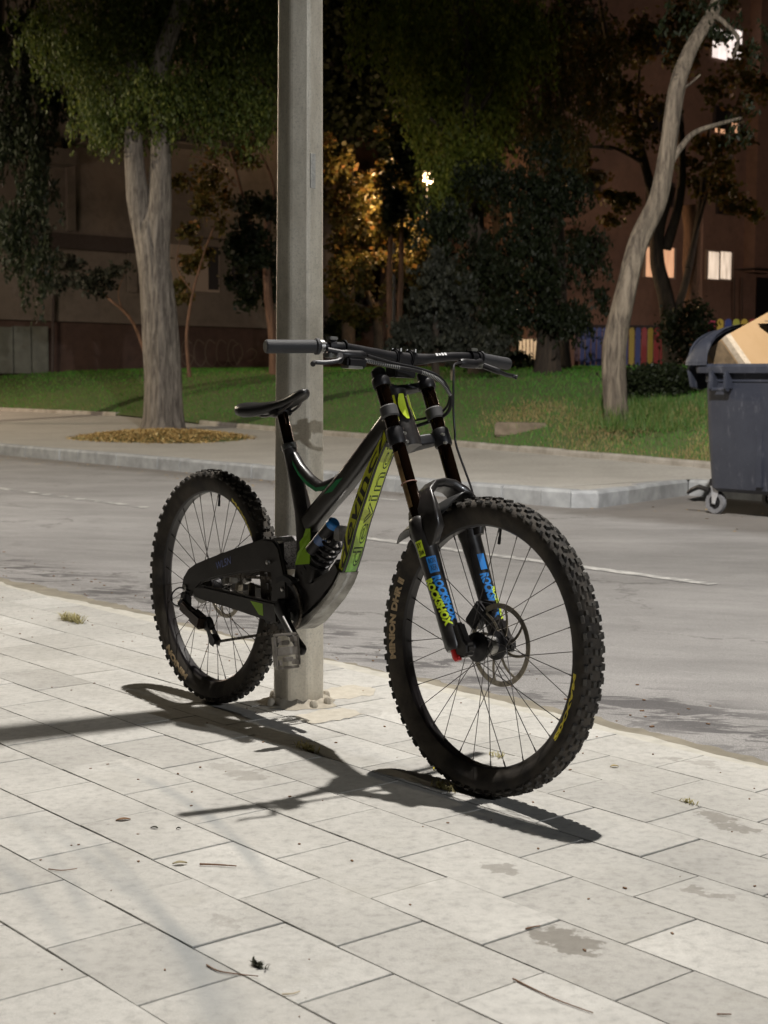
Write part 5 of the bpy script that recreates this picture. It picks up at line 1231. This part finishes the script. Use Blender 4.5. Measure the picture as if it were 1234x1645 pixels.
# mud flap between arm and mast (speckled with dried mud)
mb = MB(); vs = []
for j, (x, z, hw) in enumerate(((.352, .522, .034), (.372, .531, .036), (.40, .541, .037), (.436, .544, .037), (.447, .532, .036), (.446, .495, .034), (.442, .455, .030))):
    for i in range(7): y = hw * (i / 3 - 1); vs.append(Bk(x - .012 * (i / 3 - 1) ** 2, y, z - .006 * (i / 3 - 1) ** 2))
mb.add(vs, [(j * 7 + i, j * 7 + i + 1, (j + 1) * 7 + i + 1, (j + 1) * 7 + i) for j in range(6) for i in range(6)]); mb.build('mud_flap', m_fend, bike)
# shock with coil and reservoir
sA, sB = V((.655, 0, .578)), V((.462, 0, .398)); sd3 = (sB - sA).normalized(); sn = V((sd3.z, 0, -sd3.x))
mb = MB(); mb.tube([Bk(*sA), Bk(*(sA + sd3 * .26))], .013, 14); mb.build('shock_body', m_dark, bike)
mb = MB(); hp = []
for k in range(181):
    t = k / 180; a = 2 * math.pi * 7.5 * t; p = sA + sd3 * (.035 + .17 * t) + sn * .029 * math.cos(a) + V((0, 1, 0)) * .029 * math.sin(a); hp.append(Bk(*p))
mb.tube(hp, .0048, 7); mb.build('shock_spring', m_dark, bike)
rA, rB = V((.640, -.018, .592)), V((.560, -.030, .515))
mb = MB(); mb.tube([Bk(*rA), Bk(*rB)], .0175, 18); mb.build('shock_reservoir', m_dark, bike)
mb = MB(); rd = (rA - rB).normalized(); mb.tube([Bk(*(rA - rd * .004)), Bk(*(rA + rd * .010)), Bk(*(rA + rd * .014))], [.0185, .0175, .013], 18); mb.build('reservoir_cap', m_blue, bike)
mb = MB(); mb.tube([Bk(*(rA - rd * .045)), Bk(*(rA - rd * .072))], .0179, 18); mb.build('reservoir_band', M('faded_blue_band', (.08, .14, .30), .4), bike)
mb = MB(); mb.box(Bk(.662, 0, .570), (F_, L_, U_), (.016, .02, .02)); mb.build('shock_mount', m_alu, bike, bevel=.004)
for (x, y, z, r_) in ((.62, -.03, .555, .005), (.635, -.026, .548, .004), (.50, -.036, .43, .005), (.455, -.052, .40, .006), (.40, -.066, .47, .006), (-.012, -.092, .352, .011)):
    mb = MB(); mb.lathe([(.0005, -.004), (r_, -.003), (r_, .004)], lambda a, b, c, x=x, y=y, z=z: Bk(x + a, y + b, z + c), 12); mb.build('bolt', m_alu, bike)
# linkage pieces glimpsed in the arm window
for (x, z, w_, h, an) in ((.13, .385, .022, .016, .3), (.17, .392, .016, .014, 0), (.245, .40, .02, .012, .5), (.27, .375, .008, .035, .15), (.20, .376, .012, .02, -.3)):
    mb = MB(); mb.box(Bk(x, -.035, z), (F_ * math.cos(an) + U_ * math.sin(an), L_, U_ * math.cos(an) - F_ * math.sin(an)), (w_ * .6, .01, h * .6)); mb.build('link', m_alu if w_ > .015 else m_rotor, bike, bevel=.003)
# seatpost, clamp, saddle
mb = MB(); mb.tube([Bk(.413, 0, .765), Bk(.360, 0, .886)], .0155, 20); mb.build('seatpost', m_gold, bike)
mb = MB(); mb.tube([Bk(.404, 0, .782), Bk(.398, 0, .796)], .0225, 20); mb.box(Bk(.378, 0, .784), (F_, L_, U_), (.008, .010, .007)); mb.build('seat_clamp', m_alu, bike)
mb = MB()
for sy in (-.02, .02): mb.tube(smooth_path([Bk(.215, sy * 1.6, .893), Bk(.25, sy * 1.1, .880), Bk(.30, sy, .872), Bk(.37, sy, .884), Bk(.42, sy * .9, .905), Bk(.455, sy * .4, .934)], 5), .0038, 8)
mb.build('saddle_rail', m_steel, bike)
mb = MB(); mb.box(Bk(.352, 0, .886), (F_, L_, U_), (.024, .027, .010)); mb.build('seatpost_head', m_dark, bike, bevel=.004)
mb = MB(); secs = []
for (x, zt, hw, th) in ((.196, .902, .032, .016), (.200, .907, .054, .034), (.215, .911, .067, .048), (.240, .911, .069, .052), (.275, .911, .060, .050), (.315, .914, .044, .044), (.355, .920, .030, .036), (.395, .930, .023, .036), (.435, .942, .021, .035), (.462, .950, .020, .032), (.476, .951, .015, .024), (.482, .947, .006, .010)):
    sec = []
    for k in range(16):
        a = 2 * math.pi * k / 16; c, s_ = math.cos(a), math.sin(a); y = hw * (abs(c) ** .8) * (1 if c > 0 else -1)
        z = zt - th * .45 + (th * .45 * abs(s_) ** .9 if s_ > 0 else -th * .55 * abs(s_) ** .5)
        if s_ > .3: z -= .006 * math.exp(-(y / .012) ** 2) * (1 if .22 < x < .42 else 0)
        if s_ < 0: z += th * .35 * math.exp(-(y / (hw * .6)) ** 2)
        sec.append(Bk(x, y, z))
    secs.append(sec)
mb.loft(secs); mb.build('saddle', m_saddle, bike, ang=60)
# --- drivetrain
bbx, bbz = .466, .355; cy = -.046
mb = MB(); poly = []
for i in range(36 * 4):
    a = 2 * math.pi * i / 144; rr = .0745 if i % 4 in (1, 2) else .0695; poly.append((rr * math.cos(a), rr * math.sin(a)))
mpc = lambda x, y, z: Bk(bbx + x, cy + y, bbz + z)
vs = [mpc(x, y, z) for y in (-.0018, .0018) for x, z in poly] + [mpc(.056 * x / math.hypot(x, z), y, .056 * z / math.hypot(x, z)) for y in (-.0018, .0018) for x, z in poly]
n_ = 144; fs = []
for i in range(n_):
    j = (i + 1) % n_; fs += [(i, j, n_ + j, n_ + i), (2 * n_ + i, 2 * n_ + j, j, i), (3 * n_ + i, 3 * n_ + j, n_ + j, n_ + i), (2 * n_ + i, 2 * n_ + j, 3 * n_ + j, 3 * n_ + i)]
mb.add(vs, fs)
for i in range(4):
    a = math.radians(20 + 90 * i); mb.box(mpc(.040 * math.cos(a), .0, .040 * math.sin(a)), (F_ * math.cos(a) + U_ * math.sin(a), L_, U_ * math.cos(a) - F_ * math.sin(a)), (.022, .003, .008))
mb.build('chainring', m_dark, bike, ang=30)
mb = MB(); mb.tube([mpc(0, -.014, 0), mpc(0, .08, 0)], .021, 24); mb.build('crank_axle', m_dark, bike)
mb = MB(); mb.lathe([(.0115, -.0155), (.0165, -.0165), (.0185, -.0155), (.0185, -.0125)], mpc, 24); mb.build('crank_cap', m_rotor, bike)
def crank(sg, y, pedy):
    ex, ez = .127 * sg, -.100 * sg; L = math.hypot(ex, ez); d = V((ex / L, 0, ez / L)); nn_ = V((-d.z, 0, d.x)); mb = MB(); secs = []
    for t, wd, th, oy in ((-.11, .012, .008, .004), (-.06, .019, .011, .002), (.0, .0215, .012, 0), (.12, .019, .010, -.004), (.4, .0135, .0085, -.010), (.8, .0125, .008, -.013), (1.0, .0155, .009, -.013), (1.06, .013, .008, -.013), (1.09, .006, .005, -.013)):
        c = V((bbx, y, bbz)) + d * (L * t) + V((0, oy * (1 if y < 0 else -1), 0)); secs.append([Bk(q.x, q.y, q.z) for q in rrsec(c, nn_, V((0, 1, 0)), wd, th, min(th, wd) * .6)])
    mb.loft(secs); mb.build('crank_arm', m_dark if sg > 0 else m_dark, bike, ang=50)
    if sg > 0:
        mb = MB(); c0 = V((bbx, y - .0185, bbz)); e_ = [c0 + d * (L * t) + nn_ * (.0105 if t < .5 else .0105) + V((0, q, 0)) for t, q in ((.30, 0), (.55, -.002), (.93, -.004))]
        mb.tube([Bk(*q) for q in e_], .0035, 8); mb.build('polished_edge', m_alu, bike)
    pc_ = V((bbx + ex, pedy, bbz + ez)); mb = MB(); mb.tube([Bk(pc_.x, y - (.012 if y < 0 else -.012), pc_.z), Bk(*pc_)], .007, 10)
    # clip pedal with a cage
    tilt = math.radians(100 if sg > 0 else 10); a1 = V((math.cos(tilt), 0, math.sin(tilt))); a2_ = V((-a1.z, 0, a1.x))
    def pb(u, v, w_, hu, hv, hw_): c = pc_ + a1 * u + V((0, v, 0)) + a2_ * w_; W1 = Bk(*c) ; mb.box(W1, (Bk(*a1) - O3, L_, Bk(*a2_) - O3), (hu, hv, hw_))
    for u in (-.044, .044): pb(u, 0, 0, .0035, .034, .008)
    for v in (-.036, .036): pb(0, v, 0, .040, .0035, .008)
    pb(0, 0, 0, .011, .034, .008); pb(.022, 0, .006, .006, .013, .008); pb(-.022, 0, -.006, .006, .013, .008)
    for u in (-.03, .03):
        for v in (-.026, .026): pb(u, v, 0, .007, .006, .0095)
    mb.build('pedal', M('worn_pedal_alloy', (.42, .39, .36), .4, .5, var=.35, vscale=30) if sg > 0 else m_dark, bike, bevel=.0018)
crank(1, -.066, -.128); crank(-1, .066, .128)
# chain guide and bash guard
mb = MB(); arc = []
for k in range(15):
    a = math.radians(60 + 85 * k / 14); arc.append((.086 * math.cos(a), .086 * math.sin(a)))
arc2 = [(.066 * x / .086, .066 * z / .086) for x, z in arc[::-1]]
mb.prism(arc + arc2, mpc, -.009, .010); mb.build('chain_guide', m_dark, bike, bevel=.003)
mb = MB(); arc = [(.088 * math.cos(math.radians(a)), .088 * math.sin(math.radians(a))) for a in range(200, 300, 8)]; mb.prism(arc + [(.052 * x / .088, .052 * z / .088) for x, z in arc[::-1]], mpc, .008, .014); mb.build('bash_guard', m_dark, bike, bevel=.003)
mb = MB(); mb.tube([mpc(-.085, -.006, -.045), mpc(-.085, .008, -.045)], .017, 16); mb.box(mpc(-.075, 0, -.03), (F_, L_, U_), (.02, .010, .02)); mb.build('lower_guide', m_dark, bike, bevel=.002)
# cassette
mb = MB()
for i, rr in enumerate((.050, .046, .042, .038, .034, .030, .027)):
    y = -.042 - i * .0042; mb.lathe([(.018, y), (rr, y), (rr, y - .0018), (.018, y - .0018)], Rw, 40)
mb.build('cassette', m_alu, bike, ang=30)
# derailleur
mb = MB(); mb.box(Bk(-.012, -.088, .318), (F_, L_, U_), (.016, .012, .022)); mb.tube([Bk(-.01, -.095, .315), Bk(-.015, -.11, .300)], .013, 12); mb.build('derailleur_hanger', m_dark, bike, bevel=.004)
mb = MB(); dd_ = (V((.115, 0, .262)) - V((-.02, 0, .305))).normalized()
W1 = F_ * dd_.x + U_ * dd_.z; W2 = U_ * dd_.x - F_ * dd_.z
mb.box(Bk(.05, -.102, .283), (W1, L_, W2), (.062, .012, .017)); mb.box(Bk(.085, -.102, .272), (W1, L_, W2), (.03, .016, .021)); mb.build('derailleur_body', M('brown_black_alloy', (.04, .028, .022), .35, .5), bike, bevel=.006)
mb = MB(); 
for x, z, rr in ((.118, .262, .021), (.156, .222, .016)):
    mb.lathe([(.002, -.008), (rr, -.006), (rr, .006), (.002, .008)], lambda a, b, c, x=x, z=z: Bk(x + a, -.088 + b, z + c), 20)
mb.build('jockey_wheel', m_dark, bike)
for y in (-.098, -.078):
    mb = MB(); mb.prism([(.104, .268), (.128, .272), (.142, .248), (.174, .222), (.166, .202), (.148, .206), (.132, .236)], lambda x, yy, z, y=y: Bk(x, y + yy, z), -.0012, .0012); mb.build('derailleur_cage', m_dark, bike, smooth=False)
mb = MB(); mb.tube(smooth_path([Bk(.01, -.09, .345), Bk(-.03, -.098, .352), Bk(-.060, -.105, .335), Bk(-.066, -.108, .312), Bk(-.045, -.106, .298), Bk(-.015, -.103, .298)], 6), .0026, 8); mb.build('gear_cable', m_dark, bike)
m_chain = M('chain_steel', (.16, .14, .12), .4, 1., var=.5, vscale=200)
def chain_run(a, b, y0, y1):
    a, b = V(a), V(b); n = int((b - a).length / .0127); mb = MB(); d = (b - a).normalized(); D1 = F_ * d.x + U_ * d.z; D2 = U_ * d.x - F_ * d.z
    for i in range(n):
        t = (i + .5) / n; p = a + (b - a) * t; w_ = .0035 if i % 2 else .0022
        for s_ in (-1, 1): mb.box(Bk(p.x, y0 + (y1 - y0) * t + s_ * w_, p.z), (D1, L_, D2), (.0078, .0006, .0038))
        q = Bk(*(a + (b - a) * (i / n)));  q = Bk(p.x - d.x * .0063, y0 + (y1 - y0) * t, p.z - d.z * .0063); mb.box(q, (D1, L_, D2), (.0026, .0032, .0026))
    return mb
chain_run((.165, 0, .215), (.455, 0, .283), -.088, cy).build('chain', m_chain, bike, smooth=False)
chain_run((.0, 0, .392), (.455, 0, .428), -.052, cy).build('chain', m_chain, bike, smooth=False)
mb = MB()
for i in range(22):
    a = math.radians(88 - i * 8.5); mb.box(mpc(.072 * math.cos(a), 0, .072 * math.sin(a)), (U_ * math.cos(a) - F_ * math.sin(a), L_, F_ * math.cos(a) + U_ * math.sin(a)), (.0050, .0036, .0040))
mb.build('chain', m_chain, bike, smooth=False)
# --- fork
def leg(z, sy, off=0., y=.075): return V((-.032 - .497 * z + off, sy * y, z))
def LP(sy, z, phi, r_):
    """point on a cylinder round the leg axis; phi from straight ahead towards the right-hand side"""
    c = leg(z, sy); e1 = V((.8955, 0, .445)); p = c + e1 * (r_ * math.cos(phi)) + V((0, -1, 0)) * (r_ * math.sin(phi)); return Fk(p.x, p.y, p.z)
for sy in (-1, 1):
    mb = MB(); mb.tube([Fk(*leg(.26, sy)), Fk(*leg(.628, sy))], .0175, 28); st = mb.build('stanchion', m_gold, bike)
    mb = MB(); mb.tube([Fk(*leg(.622, sy)), Fk(*leg(.642, sy)), Fk(*leg(.648, sy))], [.0185, .0185, .012], 24); mb.build('top_cap', m_dark, bike)
    mb = MB(); mb.tube([Fk(*leg(z, sy)) for z in (-.008, .0, .03, .15, .235, .25, .262, .280, .288, .292)], [.0195, .0225, .0225, .0240, .0265, .0290, .0285, .0275, .0250, .019], 28); lg = mb.build('fork_leg', m_black, bike, ang=60)
    # dropout
    mb = MB(); mb.prism([(-.05, .045), (-.02, .06), (.004, .022), (.020, .012), (.022, -.010), (.008, -.022), (-.012, -.022), (-.040, -.018), (-.052, .01)], lambda x, y, z, sy=sy: Fk(x, sy * .068 + y, z), -.014, .014); mb.build('dropout', m_black, bike, bevel=.006)
    mb = MB(); mb.lathe([(.001, -.018 * 1), (.011, -.017), (.0135, -.015), (.0135, .0)], lambda a, b, c, sy=sy: Fk(a, sy * .068 - sy * -b * 1.0, c), 20); mb.build('axle_end', m_rotor, bike)
    # bumper
    mb = MB(); mb.tube([Fk(*leg(z, sy)) for z in (.528, .531, .552, .555)], [.020, .0228, .0228, .020], 24); mb.build('fork_bumper', M('bumper_rubber', (.06, .058, .058), .6), bike)
    # crown clamps
    for z0, z1 in ((.462, .502), (.603, .624)):
        mb = MB(); mb.tube([Fk(*leg(z, sy)) for z in (z0, z0 + .004, z1 - .004, z1)], [.021, .0228, .0228, .021], 24); mb.build('crown_clamp', m_dark, bike)
for z0, z1, th in ((.470, .497, .013), (.606, .622, .011)):
    mb = MB(); secs = []; zc_ = (z0 + z1) / 2
    for y in (-.075, -.05, -.025, 0, .025, .05, .075):
        off = -.046 * max(0, 1 - (abs(y) / .075) ** 1.6); c = leg(zc_, 1) ; c = V((c.x + off, y, zc_ + off * .45)); secs.append([Fk(q.x, q.y, q.z) for q in rrsec(c, V((.8955, 0, .445)), kx, .020 if abs(y) > .04 else .026, (z1 - z0) / 2 * 1.05, .006)])
    mb.loft(secs); mb.build('fork_crown', m_dark, bike, ang=50)
# crown bolts and front crossbar
for sy in (-1, 1):
    for z in (.472, .492):
        mb = MB(); c = leg(z, sy, .022); mb.lathe([(.0005, -.004), (.004, -.004), (.004, .004)], lambda a, b, c_, c=c: Fk(c.x + b * -1, c.y - sy * .012 + a, c.z + c_), 10); mb.build('bolt', m_alu, bike)
# arch over the tyre
mb = MB(); secs = []
for (x, y, z, a, b) in ((-.135, -.076, .225, .030, .012), (-.142, -.078, .262, .056, .013), (-.160, -.074, .310, .052, .013), (-.180, -.056, .348, .030, .011), (-.188, -.03, .366, .026, .011), (-.190, 0, .371, .024, .011), (-.188, .03, .366, .026, .011), (-.180, .056, .348, .032, .011), (-.168, .072, .318, .040, .012), (-.152, .077, .280, .042, .012), (-.140, .076, .245, .030, .011)):
    t_ = V((0, y, z - .26)); ev = V((0, math.sin(math.atan2(z - .27, y)) if False else y * 10, (z - .25) * 9)).normalized(); secs.append([Fk(q.x, q.y, q.z) for q in rrsec(V((x, y, z)), V((.93, 0, .37)), ev, a, b, .008)])
mb.loft(secs); mb.build('fork_arch', m_black, bike, ang=50)
# mudguard under the arch with a pointed tail
mb = MB(); vs = []; m_ = 8; K = 18
for j in range(K + 1):
    t = j / K; a = math.radians(104 + 44 * t); rr = .372 + .06 * max(0, t - .45) ** 1.2; hw = .054 * min(1, (t * 5 + .35)) * (1 if t < .6 else max(.03, 1 - ((t - .6) / .4) ** 1.3))
    for i in range(m_ + 1): y = hw * (2 * i / m_ - 1); q = rr - .035 * (y / .046) ** 2 * (1 - .4 * t); vs.append(Fk(q * math.cos(a), y, q * math.sin(a)))
mb.add(vs, [(j * (m_ + 1) + i, j * (m_ + 1) + i + 1, (j + 1) * (m_ + 1) + i + 1, (j + 1) * (m_ + 1) + i) for j in range(K) for i in range(m_)])
mg = mb.build('mudguard', M('mudguard_plastic', (.03, .03, .03), .45), bike); so_ = mg.modifiers.new('thickness', 'SOLIDIFY'); so_.thickness = .0015
# decals of the legs
def legtext(name, s, mat, sy, z0, z1, p0, p1, H, r0):
    L = abs(z0 - z1) / .8955
    decal(name, mat, bike, s, L, H, lambda u, v, z: (lambda t: LP(sy, z0 + (z1 - z0) * t, p0 + (p1 - p0) * t - (v - H / 2) / r0, r0 + .0012 + .0035 * max(0., min(1., (z0 + (z1 - z0) * t - .03) / .2)) ))(u / L), slices=16, vs_=8, bold=.06)
legtext('fork_lettering', 'ROCKSHOX', m_neon, -1, .150, .042, 1.50, .66, .019, .0226)
legtext('fork_lettering', 'ROCKSHOX', m_blue, -1, .152, .050, .66, -.12, .020, .0226)
legtext('fork_lettering', 'ROCKSHOX', m_blue, 1, .152, .050, .42, .20, .021, .0226)
legtext('fork_lettering', 'ROCKSHOX', m_neon, 1, .120, .044, -.25, -.42, .016, .0226)
def patchleg(name, mat, sy, z0, z1, p0, p1, r_, dz=0.):
    mb = MB(); vs = []; n = 8; m_ = 4
    for j in range(m_ + 1):
        for i in range(n + 1): vs.append(LP(sy, z0 + (z1 - z0) * j / m_, p0 + (p1 - p0) * i / n, r_[0] + (r_[1] - r_[0]) * j / m_))
    mb.add(vs, [(j * (n + 1) + i, j * (n + 1) + i + 1, (j + 1) * (n + 1) + i + 1, (j + 1) * (n + 1) + i) for j in range(m_) for i in range(n)]); return mb.build(name, mat, bike)
patchleg('blue_patch', m_blue, -1, .196, .160, 1.10, .15, (.0264, .0252)); patchleg('blue_patch', m_blue, 1, .196, .160, .62, -.1, (.0264, .0252))
patchleg('yellow_tag', m_neon, -1, .236, .200, 1.75, 1.05, (.0277, .0265))
m_inkb = M('decal_ink', (.02, .05, .10), .5)
for (s, z0, z1, p0, p1, m__) in (('BOX', .192, .181, .95, .3, m_inkb), ('XER', .177, .165, .95, .3, m_inkb), ('BY', .232, .221, 1.65, 1.15, m_dark), ('SRAM', .215, .204, 1.65, 1.12, m_dark)):
    W_ = abs(p0 - p1); decal('decal_print', m__, bike, s, W_, abs(z0 - z1), lambda u, v, z, z1=z1, p0=p0: LP(-1, z1 + v, p0 - u, .0283 - (.236 - z1) * .034), slices=6, bold=.01)
# bronze highlight painted along the edge of the right stanchion, cable tie
patchleg('painted_highlight', m_goldv, -1, .50 - .055, .315, 1.9, 1.1, (.0179, .0179))
mb = MB(); mb.tube([LP(-1, .372, a, .0195) for a in np.linspace(0, 2 * math.pi, 20)], .0014, 6); mb.build('cable_tie', M('pink_brown_tie', (.35, .2, .16), .6), bike)
mb = MB(); mb.tube([Fk(*leg(-.002, -1)), Fk(*leg(-.026, -1)), Fk(*leg(-.032, -1))], [.0115, .0115, .008], 16); mb.build('rebound_knob', m_red, bike)
# caliper
mb = MB(); mb.box(Fk(-.085, .052, .060), ((F2 * .6 + U2 * .8), L2, (U2 * .6 - F2 * .8)), (.034, .017, .020)); mb.box(Fk(-.055, .058, .085), (F2, L2, U2), (.02, .012, .014)); mb.build('brake_caliper', m_dark, bike, bevel=.005)
# --- handlebar
bp = [(-.378, -.398, .684), (-.350, -.30, .690), (-.338, -.22, .694), (-.338, -.17, .692), (-.341, -.10, .683), (-.344, -.04, .678), (-.344, .04, .678), (-.341, .10, .684), (-.343, .17, .692), (-.350, .25, .694), (-.378, .398, .685)]
sp = smooth_path([Fk(*p) for p in bp], 6); rr = [.0112 if (i < 22 or i > len(sp) - 23) else .0158 for i in range(len(sp))]
rr = [sum(rr[max(0, i - 3):i + 4]) / len(rr[max(0, i - 3):i + 4]) for i in range(len(rr))]
mb = MB(); mb.tube(sp, rr, 20); hb = mb.build('handlebar', m_dark, bike)
def bary(y): # bar centre at lateral y
    ys = [p[1] for p in bp]; return V((float(np.interp(y, ys, [p[0] for p in bp])), y, float(np.interp(y, ys, [p[2] for p in bp]))))
for sg in (-1, 1):
    a, b = bary(sg * .400), bary(sg * .268); mb = MB(); n = 12
    mb.tube([Fk(*(a + (b - a) * t)) for t in (0, .02, .05, .5, .93, .95, 1.)], [.013, .0158, .0165, .0160, .0160, .0200, .0198], 24); mb.build('grip', m_grip, bike)
    mb = MB(); mb.tube([Fk(*bary(sg * .266)), Fk(*bary(sg * .256))], .0165, 20); mb.build('grip_clamp', m_alu if sg < 0 else m_dark, bike)
    # brake lever with master cylinder
    c = bary(sg * .235); mb = MB(); mb.tube([Fk(*bary(sg * .243)), Fk(*bary(sg * .226))], .0195, 16); mb.tube(smooth_path([Fk(c.x + .015, c.y + sg * .02, c.z - .012), Fk(c.x + .035, c.y - sg * .02, c.z - .018), Fk(c.x + .040, c.y - sg * .075, c.z - .018)], 5), [.010] * 5 + [.012] * 5 + [.008], 12); mb.build('brake_body', m_dark, bike)
    mb = MB(); lv = smooth_path([Fk(c.x + .045, c.y + sg * .005, c.z - .022), Fk(c.x + .075, c.y + sg * .03, c.z - .035), Fk(c.x + .070, c.y + sg * .065, c.z - .042), Fk(c.x + .062, c.y + sg * .092, c.z - .043), Fk(c.x + .070, c.y + sg * .104, c.z - .048)], 5); mb.tube(lv, [.008] * 6 + [.0055] * (len(lv) - 8) + [.007, .006], 8); mb.build('brake_lever', m_dark, bike)
    mb = MB(); mb.box(Fk(c.x + .018, c.y + sg * .01, c.z - .022), (F2, L2, U2), (.012, .014, .006)); mb.box(Fk(c.x + .005, c.y, c.z + .02), (F2, L2, U2), (.010, .012, .004)); mb.build('lever_bolt', m_alu, bike, bevel=.002)
# gear shifter under the right side
c = bary(-.19); mb = MB(); mb.box(Fk(c.x + .025, c.y, c.z - .028), ((F2 * .9 - U2 * .3), L2, U2), (.028, .030, .014)); mb.tube([Fk(*bary(-.205)), Fk(*bary(-.19))], .019, 16); mb.build('shifter', m_dark, bike, bevel=.006)
mb = MB(); mb.box(Fk(c.x + .052, c.y - .02, c.z - .048), (F2, L2, U2), (.016, .022, .003)); mb.build('shift_paddle', m_alu, bike, bevel=.001)
# direct mount stem
mb = MB(); 
for y in (-.024, .024): mb.tube([Fk(*bary(y - .009 * (1 if y > 0 else -1))), Fk(*bary(y + .009 * (1 if y > 0 else -1)))], .0225, 22)
mb.box(Fk(-.352, 0, .652), (F2, L2, U2), (.022, .033, .022)); mb.build('stem', m_dark, bike, bevel=.003)
for y in (-.024, .024):
    for dx in (-.016, .016):
        mb = MB(); p = bary(y); mb.lathe([(.0005, .004), (.0042, .004), (.0042, -.004)], lambda a, b, c_, p=p, dx=dx: Fk(p.x + dx + a, p.y + c_, p.z + .020 + b), 10); mb.build('bolt', m_alu, bike)
for k in range(4):
    y = .098 + k * .010; p = bary(y); n1 = F2 * .75 + U2 * .55; mb = MB(); mb.box(Fk(p.x, p.y, p.z) + n1.normalized() * .0153, (L2, U2 * .75 - F2 * .55, n1), (.0036, .0038 if k != 1 else .0028, .0007)); mb.build('bar_logo', m_white, hb, smooth=False)
# hoses and cables
def hose(name, pts, r_, mat=m_dark): mb = MB(); mb.tube(smooth_path([Fk(*p) for p in pts], 8), r_, 10); return mb.build(name, mat, bike)
hose('brake_hose', [(-.295, -.155, .676), (-.285, -.08, .662), (-.278, .0, .652), (-.262, .05, .635), (-.262, .085, .600), (-.275, .09, .560), (-.31, .07, .535), (-.36, .03, .52)], .0032)
hose('gear_cable_housing', [(-.30, -.16, .664), (-.285, -.09, .654), (-.272, -.01, .645), (-.255, .045, .625), (-.250, .08, .590), (-.262, .085, .550), (-.30, .075, .528), (-.36, .03, .50)], .0045, m_dark)
hose('brake_hose', [(-.302, .158, .676), (-.285, .12, .668), (-.270, .105, .640), (-.268, .105, .600), (-.268, .108, .55), (-.262, .11, .50), (-.252, .11, .46), (-.19, .108, .36), (-.16, .095, .31), (-.15, .10, .25), (-.10, .095, .13), (-.08, .07, .085)], .0028)
# white spiral wrap marks on the cable
m_wrapg = M('wrap_grey', (.30, .30, .29), .4); wp = smooth_path([Fk(*p) for p in [(-.30, -.16, .664), (-.285, -.09, .654), (-.272, -.01, .645), (-.255, .045, .625), (-.250, .08, .590)]], 14)
for i in range(0, len(wp) - 1, 1):
    if 18 < i < 30: continue
    d = (wp[i + 1] - wp[i]).normalized(); mb = MB(); mb.tube([wp[i] - d * .0010, wp[i] + d * .0010], .0050, 8); mb.build('cable_wrap', m_wrapg, bike)
